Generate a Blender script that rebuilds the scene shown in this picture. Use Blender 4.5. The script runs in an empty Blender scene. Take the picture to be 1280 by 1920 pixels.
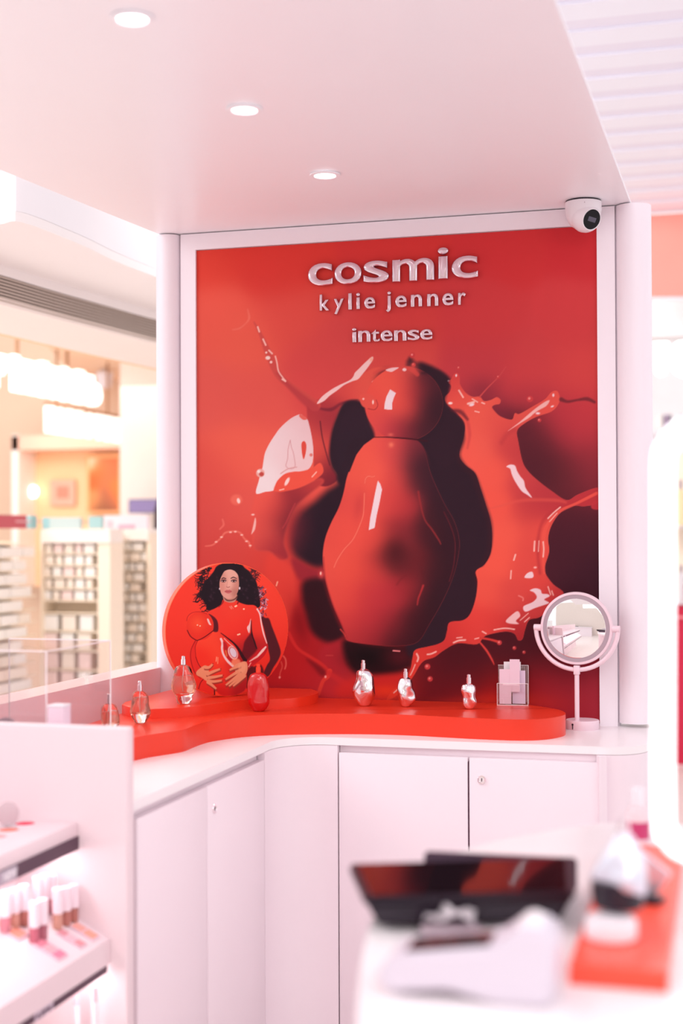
import bpy, bmesh, math, random
import numpy as np
from mathutils import Vector, Matrix

# ------------------------------------------------------------------ camera
S = bpy.context.scene
COL = bpy.data.collections.new('place'); S.collection.children.link(COL)
FPX = 2667.0
EYE = Vector((0.0, 0.0, 1.443))
YAW = math.radians(16.1); PITCH = 38.0 / FPX; ROLL = 0.004
_f0 = Vector((-math.sin(YAW), math.cos(YAW), 0)); _r0 = Vector((math.cos(YAW), math.sin(YAW), 0)); _u0 = Vector((0, 0, 1))
CF = (_f0 * math.cos(PITCH) + _u0 * math.sin(PITCH)).normalized()
_u1 = _r0.cross(CF).normalized()
CR = (_r0 * math.cos(ROLL) - _u1 * math.sin(ROLL)).normalized()
CU = CR.cross(CF).normalized()
cam = bpy.data.cameras.new('camera'); camo = bpy.data.objects.new('camera', cam); COL.objects.link(camo)
M = Matrix((CR, CU, -CF)).transposed().to_4x4(); M.translation = EYE
camo.matrix_world = M
cam.sensor_fit = 'VERTICAL'; cam.sensor_height = 36.0; cam.sensor_width = 24.0
cam.lens = FPX * 24.0 / 1280.0
cam.clip_start = 0.05; cam.clip_end = 100
cam.dof.use_dof = True; cam.dof.focus_distance = 3.85; cam.dof.aperture_fstop = 1.8; cam.dof.aperture_blades = 0
S.camera = camo

# ------------------------------------------------------------------ light
S.view_settings.view_transform = 'Standard'; S.view_settings.look = 'None'
S.view_settings.gamma = 1.0; S.view_settings.use_curve_mapping = False
S.view_settings.exposure = 0.1
w = bpy.data.worlds.new('hall_daylight'); S.world = w; w.use_nodes = True
w.node_tree.nodes['Background'].inputs[0].default_value = (0.985, 0.985, 1.0, 1)
w.node_tree.nodes['Background'].inputs[1].default_value = 1.02

def area(name, loc, target, sx, sy, power, color=(1, 1, 1)):
    L = bpy.data.lights.new(name, 'AREA'); L.shape = 'RECTANGLE'; L.size = sx; L.size_y = sy
    L.energy = power; L.color = color
    o = bpy.data.objects.new(name, L); COL.objects.link(o); o.location = loc
    o.rotation_euler = (Vector(target) - Vector(loc)).to_track_quat('-Z', 'Y').to_euler()
    return o
area('added_hall_fill', (1.6, -0.6, 3.6), (-0.9, 3.2, 0.9), 2.2, 1.6, 36, (1, .98, 1))  # unseen soft fill added to brighten the kiosk from the right
area('added_hall_fill', (-4.2, 1.4, 3.4), (-1.2, 2.9, 1.0), 2.0, 2.0, 40, (1, .985, 1))  # added fill on the left wing, no lamp stands there
area('added_hall_fill', (-0.6, -2.2, 2.9), (-1.0, 3.8, 1.3), 2.6, 1.2, 30, (1, .97, .99))  # added fill from behind the camera towards the back wall
area('added_hall_fill', (-2.5, 4.9, 3.5), (-3.6, 7.3, 0.9), 1.6, 1.0, 125, (1, .98, .96))  # unseen light added to brighten the carton islands
area('added_hall_fill', (-4.6, 5.2, 3.9), (-4.4, 6.2, 0.0), 3.0, 3.0, 130, (1, .97, .94))  # added overhead fill that lifts the dark left hall
area('added_shop_fill', (-5.2, 9.4, 2.5), (-5.2, 10.2, 0.6), 2.6, 1.0, 7, (1, .95, .9))  # fill added to lighten the shop interior, no lamp modelled
area('added_hall_fill', (1.5, 2.2, 2.0), (-1.65, 3.1, 1.0), 1.0, 1.0, 3.5, (1, .97, .97))  # low unseen fill added to lift the side wall's inner face
area('added_hall_fill', (2.2, 6.5, 3.1), (1.9, 7.4, 0.0), 2.0, 3.0, 40, (1, .98, .99))  # added fill that brightens the hall on the right

# ------------------------------------------------------------------ helpers
def P(px, py, depth):
    d = CF + CR * ((px - 640) / FPX) + CU * ((960 - py) / FPX)
    return EYE + d * depth
def ray(px, py): return CF + CR * ((px - 640) / FPX) + CU * ((960 - py) / FPX)
def onZ(px, py, z): d = ray(px, py); return EYE + d * ((z - EYE.z) / d.z)
def onY(px, py, y): d = ray(px, py); return EYE + d * ((y - EYE.y) / d.y)
def onX(px, py, x): d = ray(px, py); return EYE + d * ((x - EYE.x) / d.x)
def depth_of(p): return (Vector(p) - EYE).dot(CF)

def s2l(c): return c / 12.92 if c <= 0.04045 else ((c + 0.055) / 1.055) ** 2.4
def rgb(r, g, b): return (s2l(r / 255), s2l(g / 255), s2l(b / 255), 1)

def mat(name, col, rough=0.5, metal=0.0, spec=0.5, emit=None, es=0.0, trans=0.0, ior=1.45, noise=0.0, bump=0.0, coat=0.0):
    m = bpy.data.materials.new(name); m.use_nodes = True
    nt = m.node_tree; b = nt.nodes['Principled BSDF']
    b.inputs['Base Color'].default_value = col; b.inputs['Roughness'].default_value = rough
    b.inputs['Metallic'].default_value = metal; b.inputs['Specular IOR Level'].default_value = spec
    b.inputs['IOR'].default_value = ior; b.inputs['Transmission Weight'].default_value = trans
    b.inputs['Coat Weight'].default_value = coat
    if emit: b.inputs['Emission Color'].default_value = emit; b.inputs['Emission Strength'].default_value = es
    if noise or bump:
        tc = nt.nodes.new('ShaderNodeTexCoord'); n = nt.nodes.new('ShaderNodeTexNoise'); n.inputs['Scale'].default_value = 6
        n.inputs['Detail'].default_value = 5
        nt.links.new(tc.outputs['Object'], n.inputs['Vector'])
        if noise:
            mx = nt.nodes.new('ShaderNodeMix'); mx.data_type = 'RGBA'
            mx.inputs['A'].default_value = tuple(c * (1 - noise) for c in col[:3]) + (1,)
            mx.inputs['B'].default_value = tuple(min(1, c * (1 + noise)) for c in col[:3]) + (1,)
            nt.links.new(n.outputs['Fac'], mx.inputs['Factor']); nt.links.new(mx.outputs['Result'], b.inputs['Base Color'])
        if bump:
            n2 = nt.nodes.new('ShaderNodeTexNoise'); n2.inputs['Scale'].default_value = 180
            nt.links.new(tc.outputs['Object'], n2.inputs['Vector'])
            bp = nt.nodes.new('ShaderNodeBump'); bp.inputs['Strength'].default_value = bump; bp.inputs['Distance'].default_value = .001
            nt.links.new(n2.outputs['Fac'], bp.inputs['Height']); nt.links.new(bp.outputs['Normal'], b.inputs['Normal'])
    return m

MT = {}
MT['booth'] = mat('booth_lacquer', rgb(246, 235, 242), .38, noise=.015)
MT['booth_ceiling'] = mat('ceiling_paint', rgb(250, 247, 252), .35, noise=.015)
MT['worktop'] = mat('worktop_white', rgb(250, 242, 244), .3, noise=.01)
MT['door'] = mat('door_lacquer', rgb(247, 231, 238), .42, noise=.01)
MT['red'] = mat('riser_red', rgb(234, 56, 32), .33, noise=.02)
MT['white'] = mat('white_plastic', rgb(240, 232, 238), .35)
MT['unit'] = mat('display_unit_pink', rgb(240, 219, 224), .4, noise=.01)
MT['edge'] = mat('polished_edge', rgb(250, 240, 242), .2)
def pane_mat():
    m = bpy.data.materials.new('acrylic_pane'); m.use_nodes = True; nt = m.node_tree; nt.nodes.remove(nt.nodes['Principled BSDF'])
    o = nt.nodes['Material Output']; t = nt.nodes.new('ShaderNodeBsdfTransparent'); g = nt.nodes.new('ShaderNodeBsdfGlossy'); f = nt.nodes.new('ShaderNodeValue'); x = nt.nodes.new('ShaderNodeMixShader')
    t.inputs[0].default_value = (.985, .97, .972, 1); g.inputs['Roughness'].default_value = .01; f.outputs[0].default_value = .06
    nt.links.new(f.outputs[0], x.inputs[0]); nt.links.new(t.outputs[0], x.inputs[1]); nt.links.new(g.outputs[0], x.inputs[2]); nt.links.new(x.outputs[0], o.inputs[0]); return m
MT['pane'] = pane_mat()
MT['pinkplastic'] = mat('pink_white_plastic', rgb(240, 212, 222), .35)
MT['grey'] = mat('grey_ring', rgb(175, 155, 165), .4)
MT['mirror'] = mat('mirror_glass', (.95, .93, .93, 1), .02, 1.0)
MT['chrome'] = mat('chrome', (.92, .84, .87, 1), .06, 1.0)
MT['silver'] = mat('silver_letter', rgb(222, 200, 209), .17, 1.0)
MT['black'] = mat('black_plastic', rgb(34, 22, 36), .3)
MT['gloss_black'] = mat('screen_black', rgb(14, 8, 12), .05, spec=.7)
MT['lens_black'] = mat('lens_black', rgb(16, 12, 20), .12, spec=.3)
MT['plum'] = mat('plum_label_strip', rgb(78, 46, 66), .4)
MT['glass'] = mat('clear_glass', (1, .98, .98, 1), .0, trans=1.0, ior=1.46)
MT['acrylic'] = mat('clear_acrylic', (1, .985, .985, 1), .0, trans=1.0, ior=1.3)
MT['liquid'] = mat('peach_liquid', rgb(253, 196, 176), .06, trans=.78, ior=1.2)
MT['red_gloss'] = mat('red_gloss', rgb(205, 16, 20), .08, coat=1.0)
MT['red_matt'] = mat('red_spray', rgb(235, 62, 38), .3)
MT['lamp'] = mat('lamp_diffuser', (1, 1, 1, 1), emit=(1, .98, .98, 1), es=9)
MT['card'] = mat('pink_card', rgb(236, 208, 222), .5)
MT['card_white'] = mat('white_card', rgb(248, 240, 244), .5)
MT['dark'] = mat('gap_shade', rgb(70, 20, 50), .6)

def finish(o, label=None, cat=None, group=None, kind=None):
    if label: o['label'] = label
    if cat: o['category'] = cat
    if group: o['group'] = group
    if kind: o['kind'] = kind
    return o
def thing(name, label, cat, loc=(0, 0, 0), rotz=0.0, group=None):
    o = bpy.data.objects.new(name, None); COL.objects.link(o); o.empty_display_size = .05
    o.location = loc; o.rotation_euler = (0, 0, rotz)
    return finish(o, label, cat, group)
def link(name, me, m, parent=None, world=False):
    o = bpy.data.objects.new(name, me); COL.objects.link(o)
    if m is not None and len(me.materials) == 0: me.materials.append(m)
    if parent is not None:
        o.parent = parent
        if world:   # geometry given in world space under an unrotated empty
            p = parent; off = Vector((0, 0, 0))
            while p is not None:
                if p.type == 'EMPTY': off += p.location
                p = p.parent
            o.matrix_parent_inverse = Matrix.Translation(-off) if parent.type == 'EMPTY' else Matrix.Identity(4)
    return o
def mesh_from(bm, name, smooth=False, angle=35):
    bmesh.ops.recalc_face_normals(bm, faces=bm.faces[:])
    me = bpy.data.meshes.new(name); 
    if smooth:
        lim = math.radians(angle)
        for f in bm.faces: f.smooth = True
        for e in bm.edges:
            e.smooth = not (len(e.link_faces) == 2 and e.calc_face_angle(0) > lim)
    bm.to_mesh(me); bm.free()
    return me
def bobj(name, bm, m, parent=None, smooth=False, world=True, angle=35):
    return link(name, mesh_from(bm, name, smooth, angle), m, parent, world)
def add_box(bm, c, s, mtx=None, bevel=0.0, seg=2):
    g = bmesh.ops.create_cube(bm, size=1.0)
    vs = g['verts']
    bmesh.ops.scale(bm, vec=Vector(s), verts=vs)
    if bevel:
        es = list({e for v in vs for e in v.link_edges})
        r = bmesh.ops.bevel(bm, geom=es, offset=bevel, segments=seg, affect='EDGES', profile=.5)
        vs = list({v for v in vs if v.is_valid} | set(r['verts']))
    if mtx is not None: bmesh.ops.transform(bm, matrix=mtx, verts=vs)
    bmesh.ops.translate(bm, vec=Vector(c), verts=vs)
    return vs
def box(name, c, s, m, parent=None, mtx=None, bevel=0.0, world=True, seg=2):
    bm = bmesh.new(); add_box(bm, c, s, mtx, bevel, seg)
    return bobj(name, bm, m, parent, bool(bevel), world)
def box_between(name, lo, hi, m, parent=None, bevel=0.0, world=True):
    lo = Vector(lo); hi = Vector(hi)
    return box(name, (lo + hi) / 2, [abs(a) for a in (hi - lo)], m, parent, None, bevel, world)
def add_prism(bm, pts, z0, z1, bevel=0.0, seg=3):
    bot = [bm.verts.new((p[0], p[1], z0)) for p in pts]; top = [bm.verts.new((p[0], p[1], z1)) for p in pts]
    n = len(pts)
    bm.faces.new(bot[::-1]); ft = bm.faces.new(top)
    for i in range(n): bm.faces.new((bot[i], bot[(i + 1) % n], top[(i + 1) % n], top[i]))
    if bevel:
        bmesh.ops.bevel(bm, geom=list(ft.edges), offset=bevel, segments=seg, affect='EDGES', profile=.5)
def prism(name, pts, z0, z1, m, parent=None, smooth=True, bevel=0.0, world=True):
    bm = bmesh.new(); add_prism(bm, pts, z0, z1, bevel)
    return bobj(name, bm, m, parent, smooth, world)
def cat_rom(pts, n=6, closed=False):
    pts = [Vector(p) for p in pts]; out = []; N = len(pts)
    rng = range(N) if closed else range(N - 1)
    for i in rng:
        if closed: p0, p1, p2, p3 = pts[(i - 1) % N], pts[i], pts[(i + 1) % N], pts[(i + 2) % N]
        else: p0, p1, p2, p3 = pts[max(i - 1, 0)], pts[i], pts[i + 1], pts[min(i + 2, N - 1)]
        for k in range(n):
            t = k / n
            out.append(.5 * ((2 * p1) + (p2 - p0) * t + (2 * p0 - 5 * p1 + 4 * p2 - p3) * t * t + (3 * p1 - p0 - 3 * p2 + p3) * t ** 3))
    if not closed: out.append(pts[-1])
    return out
def add_lathe(bm, prof, seg=32, c=(0, 0, 0), mtx=None, cap=True):
    rings = []
    for r, z in prof:
        rings.append([bm.verts.new((r * math.cos(2 * math.pi * k / seg), r * math.sin(2 * math.pi * k / seg), z)) for k in range(seg)])
    for a, b in zip(rings, rings[1:]):
        for k in range(seg): bm.faces.new((a[k], a[(k + 1) % seg], b[(k + 1) % seg], b[k]))
    if cap:
        bm.faces.new(rings[0][::-1]); bm.faces.new(rings[-1])
    vs = [v for r in rings for v in r]
    if mtx is not None: bmesh.ops.transform(bm, matrix=mtx, verts=vs)
    bmesh.ops.translate(bm, vec=Vector(c), verts=vs)
def lathe(name, prof, m, parent=None, seg=32, c=(0, 0, 0), mtx=None, world=True, cap=True, angle=35):
    bm = bmesh.new(); add_lathe(bm, prof, seg, c, mtx, cap)
    return bobj(name, bm, m, parent, True, world, angle)
def add_tube(bm, pts, r, seg=12, closed=False):
    pts = [Vector(p) for p in pts]; N = len(pts); rings = []
    up = Vector((0, 0, 1)); prev = None
    for i, p in enumerate(pts):
        if closed: t = (pts[(i + 1) % N] - pts[i - 1]).normalized()
        else: t = (pts[min(i + 1, N - 1)] - pts[max(i - 1, 0)]).normalized()
        if prev is None:
            a = up if abs(t.dot(up)) < .9 else Vector((1, 0, 0))
            x = t.cross(a).normalized()
        else: x = (prev - t * prev.dot(t)).normalized()
        y = t.cross(x).normalized(); prev = x
        rr = r[i] if isinstance(r, (list, tuple)) else r
        rings.append([bm.verts.new(p + (x * math.cos(2 * math.pi * k / seg) + y * math.sin(2 * math.pi * k / seg)) * rr) for k in range(seg)])
    prs = list(zip(rings, rings[1:])) + ([(rings[-1], rings[0])] if closed else [])
    for a, b in prs:
        for k in range(seg): bm.faces.new((a[k], a[(k + 1) % seg], b[(k + 1) % seg], b[k]))
    if not closed: bm.faces.new(rings[0][::-1]); bm.faces.new(rings[-1])
def tube(name, pts, r, m, parent=None, seg=12, closed=False, world=True):
    bm = bmesh.new(); add_tube(bm, pts, r, seg, closed)
    return bobj(name, bm, m, parent, True, world, 50)
def dup(root, loc=None, rotz=None, label=None, group=None, scale=None):
    r = root.copy(); COL.objects.link(r)
    if loc is not None: r.location = loc
    if rotz is not None: r.rotation_euler = (0, 0, rotz)
    if scale is not None: r.scale = (scale,) * 3 if not hasattr(scale, '__len__') else scale
    if label: r['label'] = label
    if group: r['group'] = group
    for ch in list(root.children):
        c = ch.copy(); COL.objects.link(c); c.parent = r
        for g in list(ch.children):
            d = g.copy(); COL.objects.link(d); d.parent = c
    return r

def text_mesh(txt, bold=0.0, extrude=.02, bevel=.01, bres=2, space=1.0):
    cu = bpy.data.curves.new('lettering', 'FONT'); cu.body = txt; cu.size = 1.0
    cu.offset = bold; cu.extrude = extrude; cu.bevel_depth = bevel; cu.bevel_resolution = bres; cu.resolution_u = 6
    cu.space_character = space
    o = bpy.data.objects.new('lettering', cu); COL.objects.link(o)
    dg = bpy.context.evaluated_depsgraph_get(); dg.update()
    me = bpy.data.meshes.new_from_object(o.evaluated_get(dg))
    bpy.data.objects.remove(o); 
    return me
def fit_text(name, txt, p00, pu, pv, nrm, m, parent, bold=0.0, thick=.004, round_=.4, bres=3, smooth=True, puff=None):
    """lettering fitted in the parallelogram p00 (lower left), p00+pu, p00+pv, standing proud by `thick` along nrm"""
    me = text_mesh(txt, puff[0], .004, puff[1], 5) if puff else text_mesh(txt, bold, .03, .03 * round_, bres)
    n = len(me.vertices); co = np.empty(n * 3); me.vertices.foreach_get('co', co); co = co.reshape(-1, 3)
    lo = co.min(0); hi = co.max(0)
    t = (co - lo) / np.maximum(hi - lo, 1e-9)
    p00 = np.array(p00); pu = np.array(pu); pv = np.array(pv); nr = np.array(nrm)
    out = p00 + t[:, :1] * pu + t[:, 1:2] * pv + t[:, 2:3] * nr * thick
    me.vertices.foreach_set('co', out.ravel()); me.update()
    me.name = name; me.materials.clear(); me.materials.append(m)
    if smooth:
        bm = bmesh.new(); bm.from_mesh(me)
        bmesh.ops.remove_doubles(bm, verts=bm.verts[:], dist=1e-6)
        bmesh.ops.recalc_face_normals(bm, faces=bm.faces[:])
        for f in bm.faces: f.smooth = True
        for e in bm.edges: e.smooth = not (len(e.link_faces) == 2 and e.calc_face_angle(0) > math.radians(40))
        bm.to_mesh(me); bm.free()
    return link(name, me, m, parent, True)
# ------------------------------------------------------------------ printed artwork: a small painter that colours the points of a flat print
class Painter:
    def __init__(s, X, Y, base):
        s.X = X.astype(np.float64); s.Y = Y.astype(np.float64)
        s.C = np.tile(np.array(base, float), (len(X), 1))
    def field(s, anchors, sigma, mask=None, alpha=1.0):
        """smoothly interpolated colour from (x, y, (r,g,b)) anchors"""
        num = np.zeros_like(s.C); den = np.zeros(len(s.X))
        for x, y, c in anchors:
            w_ = np.exp(-((s.X - x) ** 2 + (s.Y - y) ** 2) / (2 * sigma * sigma)) + 1e-9 / (1 + ((s.X - x) ** 2 + (s.Y - y) ** 2) / 1e4)
            num += w_[:, None] * np.array(c, float); den += w_
        f = num / den[:, None]
        a = alpha if mask is None else (mask * alpha)[:, None]
        s.C = s.C * (1 - a) + f * a
    def polymask(s, pts, blur=1.0, smooth=True):
        p = [(a[0], a[1], 0) for a in pts]
        if smooth: p = cat_rom(p, 5, True)
        q = np.array([(a[0], a[1]) for a in p])
        m = np.zeros(len(s.X)); pad = blur * 1.5 + 2
        x0, y0 = q.min(0) - pad; x1, y1 = q.max(0) + pad
        idx = np.nonzero((s.X > x0) & (s.X < x1) & (s.Y > y0) & (s.Y < y1))[0]
        if len(idx) == 0: return m
        x = s.X[idx]; y = s.Y[idx]
        ins = np.zeros(len(idx), bool); d2 = np.full(len(idx), 1e12)
        for i in range(len(q)):
            ax, ay = q[i - 1]; bx, by = q[i]
            if ay != by:
                cr = ((ay > y) != (by > y)) & (x < (bx - ax) * (y - ay) / (by - ay) + ax)
                ins ^= cr
            dx, dy = bx - ax, by - ay; L = dx * dx + dy * dy + 1e-12
            t = np.clip(((x - ax) * dx + (y - ay) * dy) / L, 0, 1)
            d2 = np.minimum(d2, (x - ax - t * dx) ** 2 + (y - ay - t * dy) ** 2)
        d = np.sqrt(d2); sd = np.where(ins, d, -d)
        t = np.clip(sd / (2 * blur) + .5, 0, 1)
        m[idx] = t * t * (3 - 2 * t)
        return m
    def mix(s, m, col, alpha=1.0):
        a = (m * alpha)[:, None]; s.C = s.C * (1 - a) + np.array(col, float) * a
    def poly(s, pts, col, blur=1.0, alpha=1.0, smooth=True, clip=None):
        m = s.polymask(pts, blur, smooth)
        if clip is not None: m = m * clip
        s.mix(m, col, alpha); return m
    def stroke(s, pts, w, col, blur=.8, alpha=1.0, smooth=True, clip=None):
        p = [(a[0], a[1], 0) for a in pts]; n0 = len(p)
        k = 5 if smooth and n0 > 2 else 1
        if k > 1: p = cat_rom(p, k)
        q = [(a[0], a[1]) for a in p]
        if not hasattr(w, '__len__'): w = [w] * n0
        W = [w[min(int(i / k), n0 - 1)] * (1 - (i / k) % 1) + w[min(int(i / k) + 1, n0 - 1)] * ((i / k) % 1) for i in range(len(q))]
        qa = np.array(q); pad = max(W) + blur * 2 + 2
        x0, y0 = qa.min(0) - pad; x1, y1 = qa.max(0) + pad
        idx = np.nonzero((s.X > x0) & (s.X < x1) & (s.Y > y0) & (s.Y < y1))[0]
        if len(idx) == 0: return
        x = s.X[idx]; y = s.Y[idx]; best = np.full(len(idx), -1e9)
        for i in range(len(q) - 1):
            ax, ay = q[i]; bx, by = q[i + 1]
            dx, dy = bx - ax, by - ay; L = dx * dx + dy * dy + 1e-12
            t = np.clip(((x - ax) * dx + (y - ay) * dy) / L, 0, 1)
            d = np.sqrt((x - ax - t * dx) ** 2 + (y - ay - t * dy) ** 2)
            best = np.maximum(best, (W[i] + (W[i + 1] - W[i]) * t) / 2 - d)
        t = np.clip(best / (2 * blur) + .5, 0, 1); m = np.zeros(len(s.X)); m[idx] = t * t * (3 - 2 * t)
        if clip is not None: m = m * clip
        s.mix(m, col, alpha)
    def blob(s, x, y, rx, ry, col, alpha=1.0, rot=0.0, clip=None, hard=0):
        c, n = math.cos(math.radians(rot)), math.sin(math.radians(rot))
        u = ((s.X - x) * c + (s.Y - y) * n) / rx; v = (-(s.X - x) * n + (s.Y - y) * c) / ry
        r2 = u * u + v * v
        if hard:
            t = np.clip((1 - np.sqrt(r2)) * min(rx, ry) / (2 * hard) + .5, 0, 1); m = t * t * (3 - 2 * t)
        else: m = np.exp(-r2)
        if clip is not None: m = m * clip
        s.mix(m, col, alpha)
    def linear(s):
        c = np.clip(s.C / 255, 0, 1)
        return np.where(c <= .04045, c / 12.92, ((c + .055) / 1.055) ** 2.4)
def proj(pts):
    d = pts - np.array(EYE); z = d @ np.array(CF)
    return 640 + FPX * (d @ np.array(CR)) / z, 960 - FPX * (d @ np.array(CU)) / z
def grid_mesh(name, o, u, v, nu, nv, keep=None):
    """flat sheet of nu x nv points from corner o along u and v"""
    o = np.array(o); u = np.array(u); v = np.array(v)
    a, b = np.meshgrid(np.linspace(0, 1, nu), np.linspace(0, 1, nv))
    pts = o + a.reshape(-1, 1) * u + b.reshape(-1, 1) * v
    i = np.arange(nu - 1)[None, :] + np.arange(nv - 1)[:, None] * nu
    q = np.stack([i, i + 1, i + 1 + nu, i + nu], -1).reshape(-1, 4)
    if keep is not None:
        k = keep(a.ravel(), b.ravel()); q = q[k[q].all(1)]
        used = np.unique(q); rm = np.full(len(pts), -1); rm[used] = np.arange(len(used)); pts = pts[used]; q = rm[q]
    me = bpy.data.meshes.new(name)
    me.vertices.add(len(pts)); me.vertices.foreach_set('co', pts.ravel())
    me.loops.add(q.size); me.loops.foreach_set('vertex_index', q.ravel().astype(np.int32))
    me.polygons.add(len(q)); me.polygons.foreach_set('loop_start', np.arange(0, q.size, 4, dtype=np.int32))
    me.update(calc_edges=True)
    return me, pts
def print_material(name, rough, spec=.5):
    m = bpy.data.materials.new(name); m.use_nodes = True; nt = m.node_tree
    b = nt.nodes['Principled BSDF']; b.inputs['Roughness'].default_value = rough; b.inputs['Specular IOR Level'].default_value = spec
    a = nt.nodes.new('ShaderNodeAttribute'); a.attribute_name = 'ink'; a.attribute_type = 'GEOMETRY'
    nt.links.new(a.outputs['Color'], b.inputs['Base Color'])
    return m
def set_ink(me, lin):
    at = me.color_attributes.new('ink', 'FLOAT_COLOR', 'POINT')
    c = np.ones((len(lin), 4)); c[:, :3] = lin
    at.data.foreach_set('color', c.ravel().astype(np.float32))

def paint_splash(X, Y):
    A = Painter(X, Y, (215, 70, 62))
    A.field([(380,480,(217,62,48)),(450,440,(214,56,46)),(520,500,(214,56,48)),(740,450,(209,53,50)),(950,450,(205,50,52)),(1100,450,(200,45,50)),
        (400,600,(230,86,70)),(460,640,(232,90,72)),(540,600,(222,76,66)),(640,660,(212,70,68)),(740,600,(208,60,58)),(900,600,(205,58,60)),(1080,600,(208,60,62)),
        (400,740,(224,86,76)),(480,740,(224,84,74)),(590,690,(213,70,68)),(740,670,(214,72,66)),(900,690,(196,58,64)),(1090,700,(213,66,64)),(1000,690,(205,62,64)),
        (390,900,(221,78,68)),(450,850,(236,94,76)),(400,980,(212,74,68)),(400,1050,(208,68,62)),(450,960,(228,88,76)),(460,1040,(210,70,62)),
        (1100,780,(198,55,62)),(1060,800,(185,50,60)),(1115,860,(160,45,55)),(1010,860,(78,26,36)),(990,830,(95,30,40)),(1060,900,(92,30,38)),(1110,905,(130,38,48)),
        (1090,980,(78,24,36)),(1060,1050,(74,24,36)),(1110,1080,(62,20,34)),(1100,1130,(60,16,28)),
        (960,1230,(72,16,26)),(1060,1230,(80,18,30)),(900,1240,(75,14,24)),(850,1250,(72,14,24)),(1100,1270,(160,36,50)),(1040,1290,(160,30,42)),(960,1290,(165,24,32)),(880,1290,(110,16,26)),(930,1315,(215,34,26)),(1040,1335,(175,32,42)),(1110,1330,(170,38,52)),
        (830,1310,(95,14,24)),(800,1290,(95,16,26)),(840,1325,(150,24,28)),
        (560,1120,(150,26,34)),(545,1180,(178,28,34)),(560,1230,(188,28,30)),(560,1280,(180,28,34)),(620,1300,(205,44,52)),(660,1300,(218,50,48)),(700,1260,(150,28,34)),(740,1290,(226,48,36)),
        (530,1100,(224,66,54)),(510,1050,(218,66,56)),(520,1160,(210,50,44)),(760,1230,(100,18,28)),(640,1240,(160,32,40)),(620,1220,(165,30,38))], 34)
    # soft dark pool behind the splash, upper right
    A.blob(925, 765, 46, 26, (112, 34, 50), .8, rot=25)
    A.blob(905, 735, 34, 30, (135, 42, 56), .6)
    A.blob(990, 745, 60, 30, (176, 50, 60), .6)
    # left sheet of liquid under the thin strand
    sh = A.poly([(578,752),(600,748),(640,728),(672,706),(700,690),(722,690),(730,706),(708,722),(704,742),(709,762),(700,771),(682,762),(660,752),(641,756),(630,781),(621,812),(617,849),(621,874),(633,898),(610,912),(590,900),(588,850),(583,809),(576,784)], (207, 68, 64), 2)
    A.field([(600,770,(190,58,60)),(640,740,(215,72,66)),(700,710,(226,84,70)),(690,750,(224,82,70)),(610,800,(165,48,56)),(600,850,(215,72,62)),(618,780,(140,38,50)),(625,880,(120,32,44)),(592,820,(226,84,70))], 22, sh)
    A.stroke([(594,765),(620,768),(641,756),(670,750)], [3,7,5,2], (120, 34, 48), 2.5, .8)
    A.stroke([(600,790),(604,820),(612,852),(618,872)], 2, (95, 28, 40), 1.2, .9)
    # strand upper left
    A.stroke([(476,604),(488,626),(500,655),(512,683),(524,706),(545,724),(568,742),(590,760)], [2,6,12,15,13,12,16,22], (206, 74, 68), 2.0, .95)
    A.stroke([(520,700),(540,722),(566,746),(590,766)], [4,8,14,18], (176, 54, 60), 4, .7)
    for q, w_ in (([(483,613),(486,622)],3),([(493,636),(498,647)],3),([(516,668),(519,680),(522,696),(530,708),(535,714)],2.4),([(504,657),(510,663)],3),([(529,711),(535,715)],3)):
        A.stroke(q, w_, (248, 190, 178), 1.1)
    A.blob(502, 671, 4.5, 3.5, (250, 215, 205), hard=1); A.blob(508, 679, 2.5, 2.5, (248, 200, 190), hard=1); A.blob(499, 661, 2, 2, (250, 205, 195), hard=1)
    A.stroke([(436,618),(448,616),(460,607),(467,596),(464,580)], [2,3,2,4,2], (236, 116, 98), 1.6, .7)
    # white band on the right hand strand
    A.poly([(697,669),(699,674),(690,688),(679,702),(671,711),(660,715),(645,722),(632,732),(618,742),(607,752),(594,757),(603,744),(620,731),(636,722),(655,713),(662,706),(665,699),(672,692),(684,680)], (243, 198, 194), 1.0)
    A.blob(696, 674, 3, 4, (240, 150, 120), .8)
    A.stroke([(700,764),(706,756),(707,748)], 2, (238, 98, 82), 1)
    A.blob(699, 752, 1.6, 4, (250, 210, 200), hard=.8); A.blob(681, 747, 2, 2, (248, 190, 180), hard=.8)
    A.stroke([(698,716),(704,712)], 2.5, (246, 190, 180), .8); A.blob(713, 709, 3, 2.6, (220, 110, 110), hard=1)
    A.blob(716, 702, 14, 7, (90, 26, 38), .85, rot=-38)
    # sheet below running down
    s2 = A.poly([(481,925),(513,920),(560,913),(596,898),(605,905),(575,930),(552,952),(538,985),(532,1018),(540,1044),(524,1050),(505,1034),(478,1030),(474,1000),(470,970),(476,945)], (228, 84, 70), 4)
    A.field([(490,940,(234,88,74)),(520,960,(206,66,62)),(560,935,(150,42,50)),(540,980,(110,32,42)),(500,1000,(226,84,72)),(520,1020,(160,44,52)),(580,912,(190,60,58))], 20, s2)
    # pool of dark left of the bottle: crisp above, melting into the red below
    A.poly([(643,757),(662,750),(680,757),(690,790),(702,818),(690,850),(670,880),(655,915),(634,905),(630,890),(621,874),(617,849),(621,812),(631,781)], (46, 24, 35), 4)
    A.poly([(690,840),(670,880),(662,930),(650,980),(625,1030),(606,1060),(588,1062),(566,1052),(552,1040),(546,1018),(552,985),(566,960),(590,940),(612,920),(634,903),(650,860)], (44, 22, 33), 11)
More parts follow.
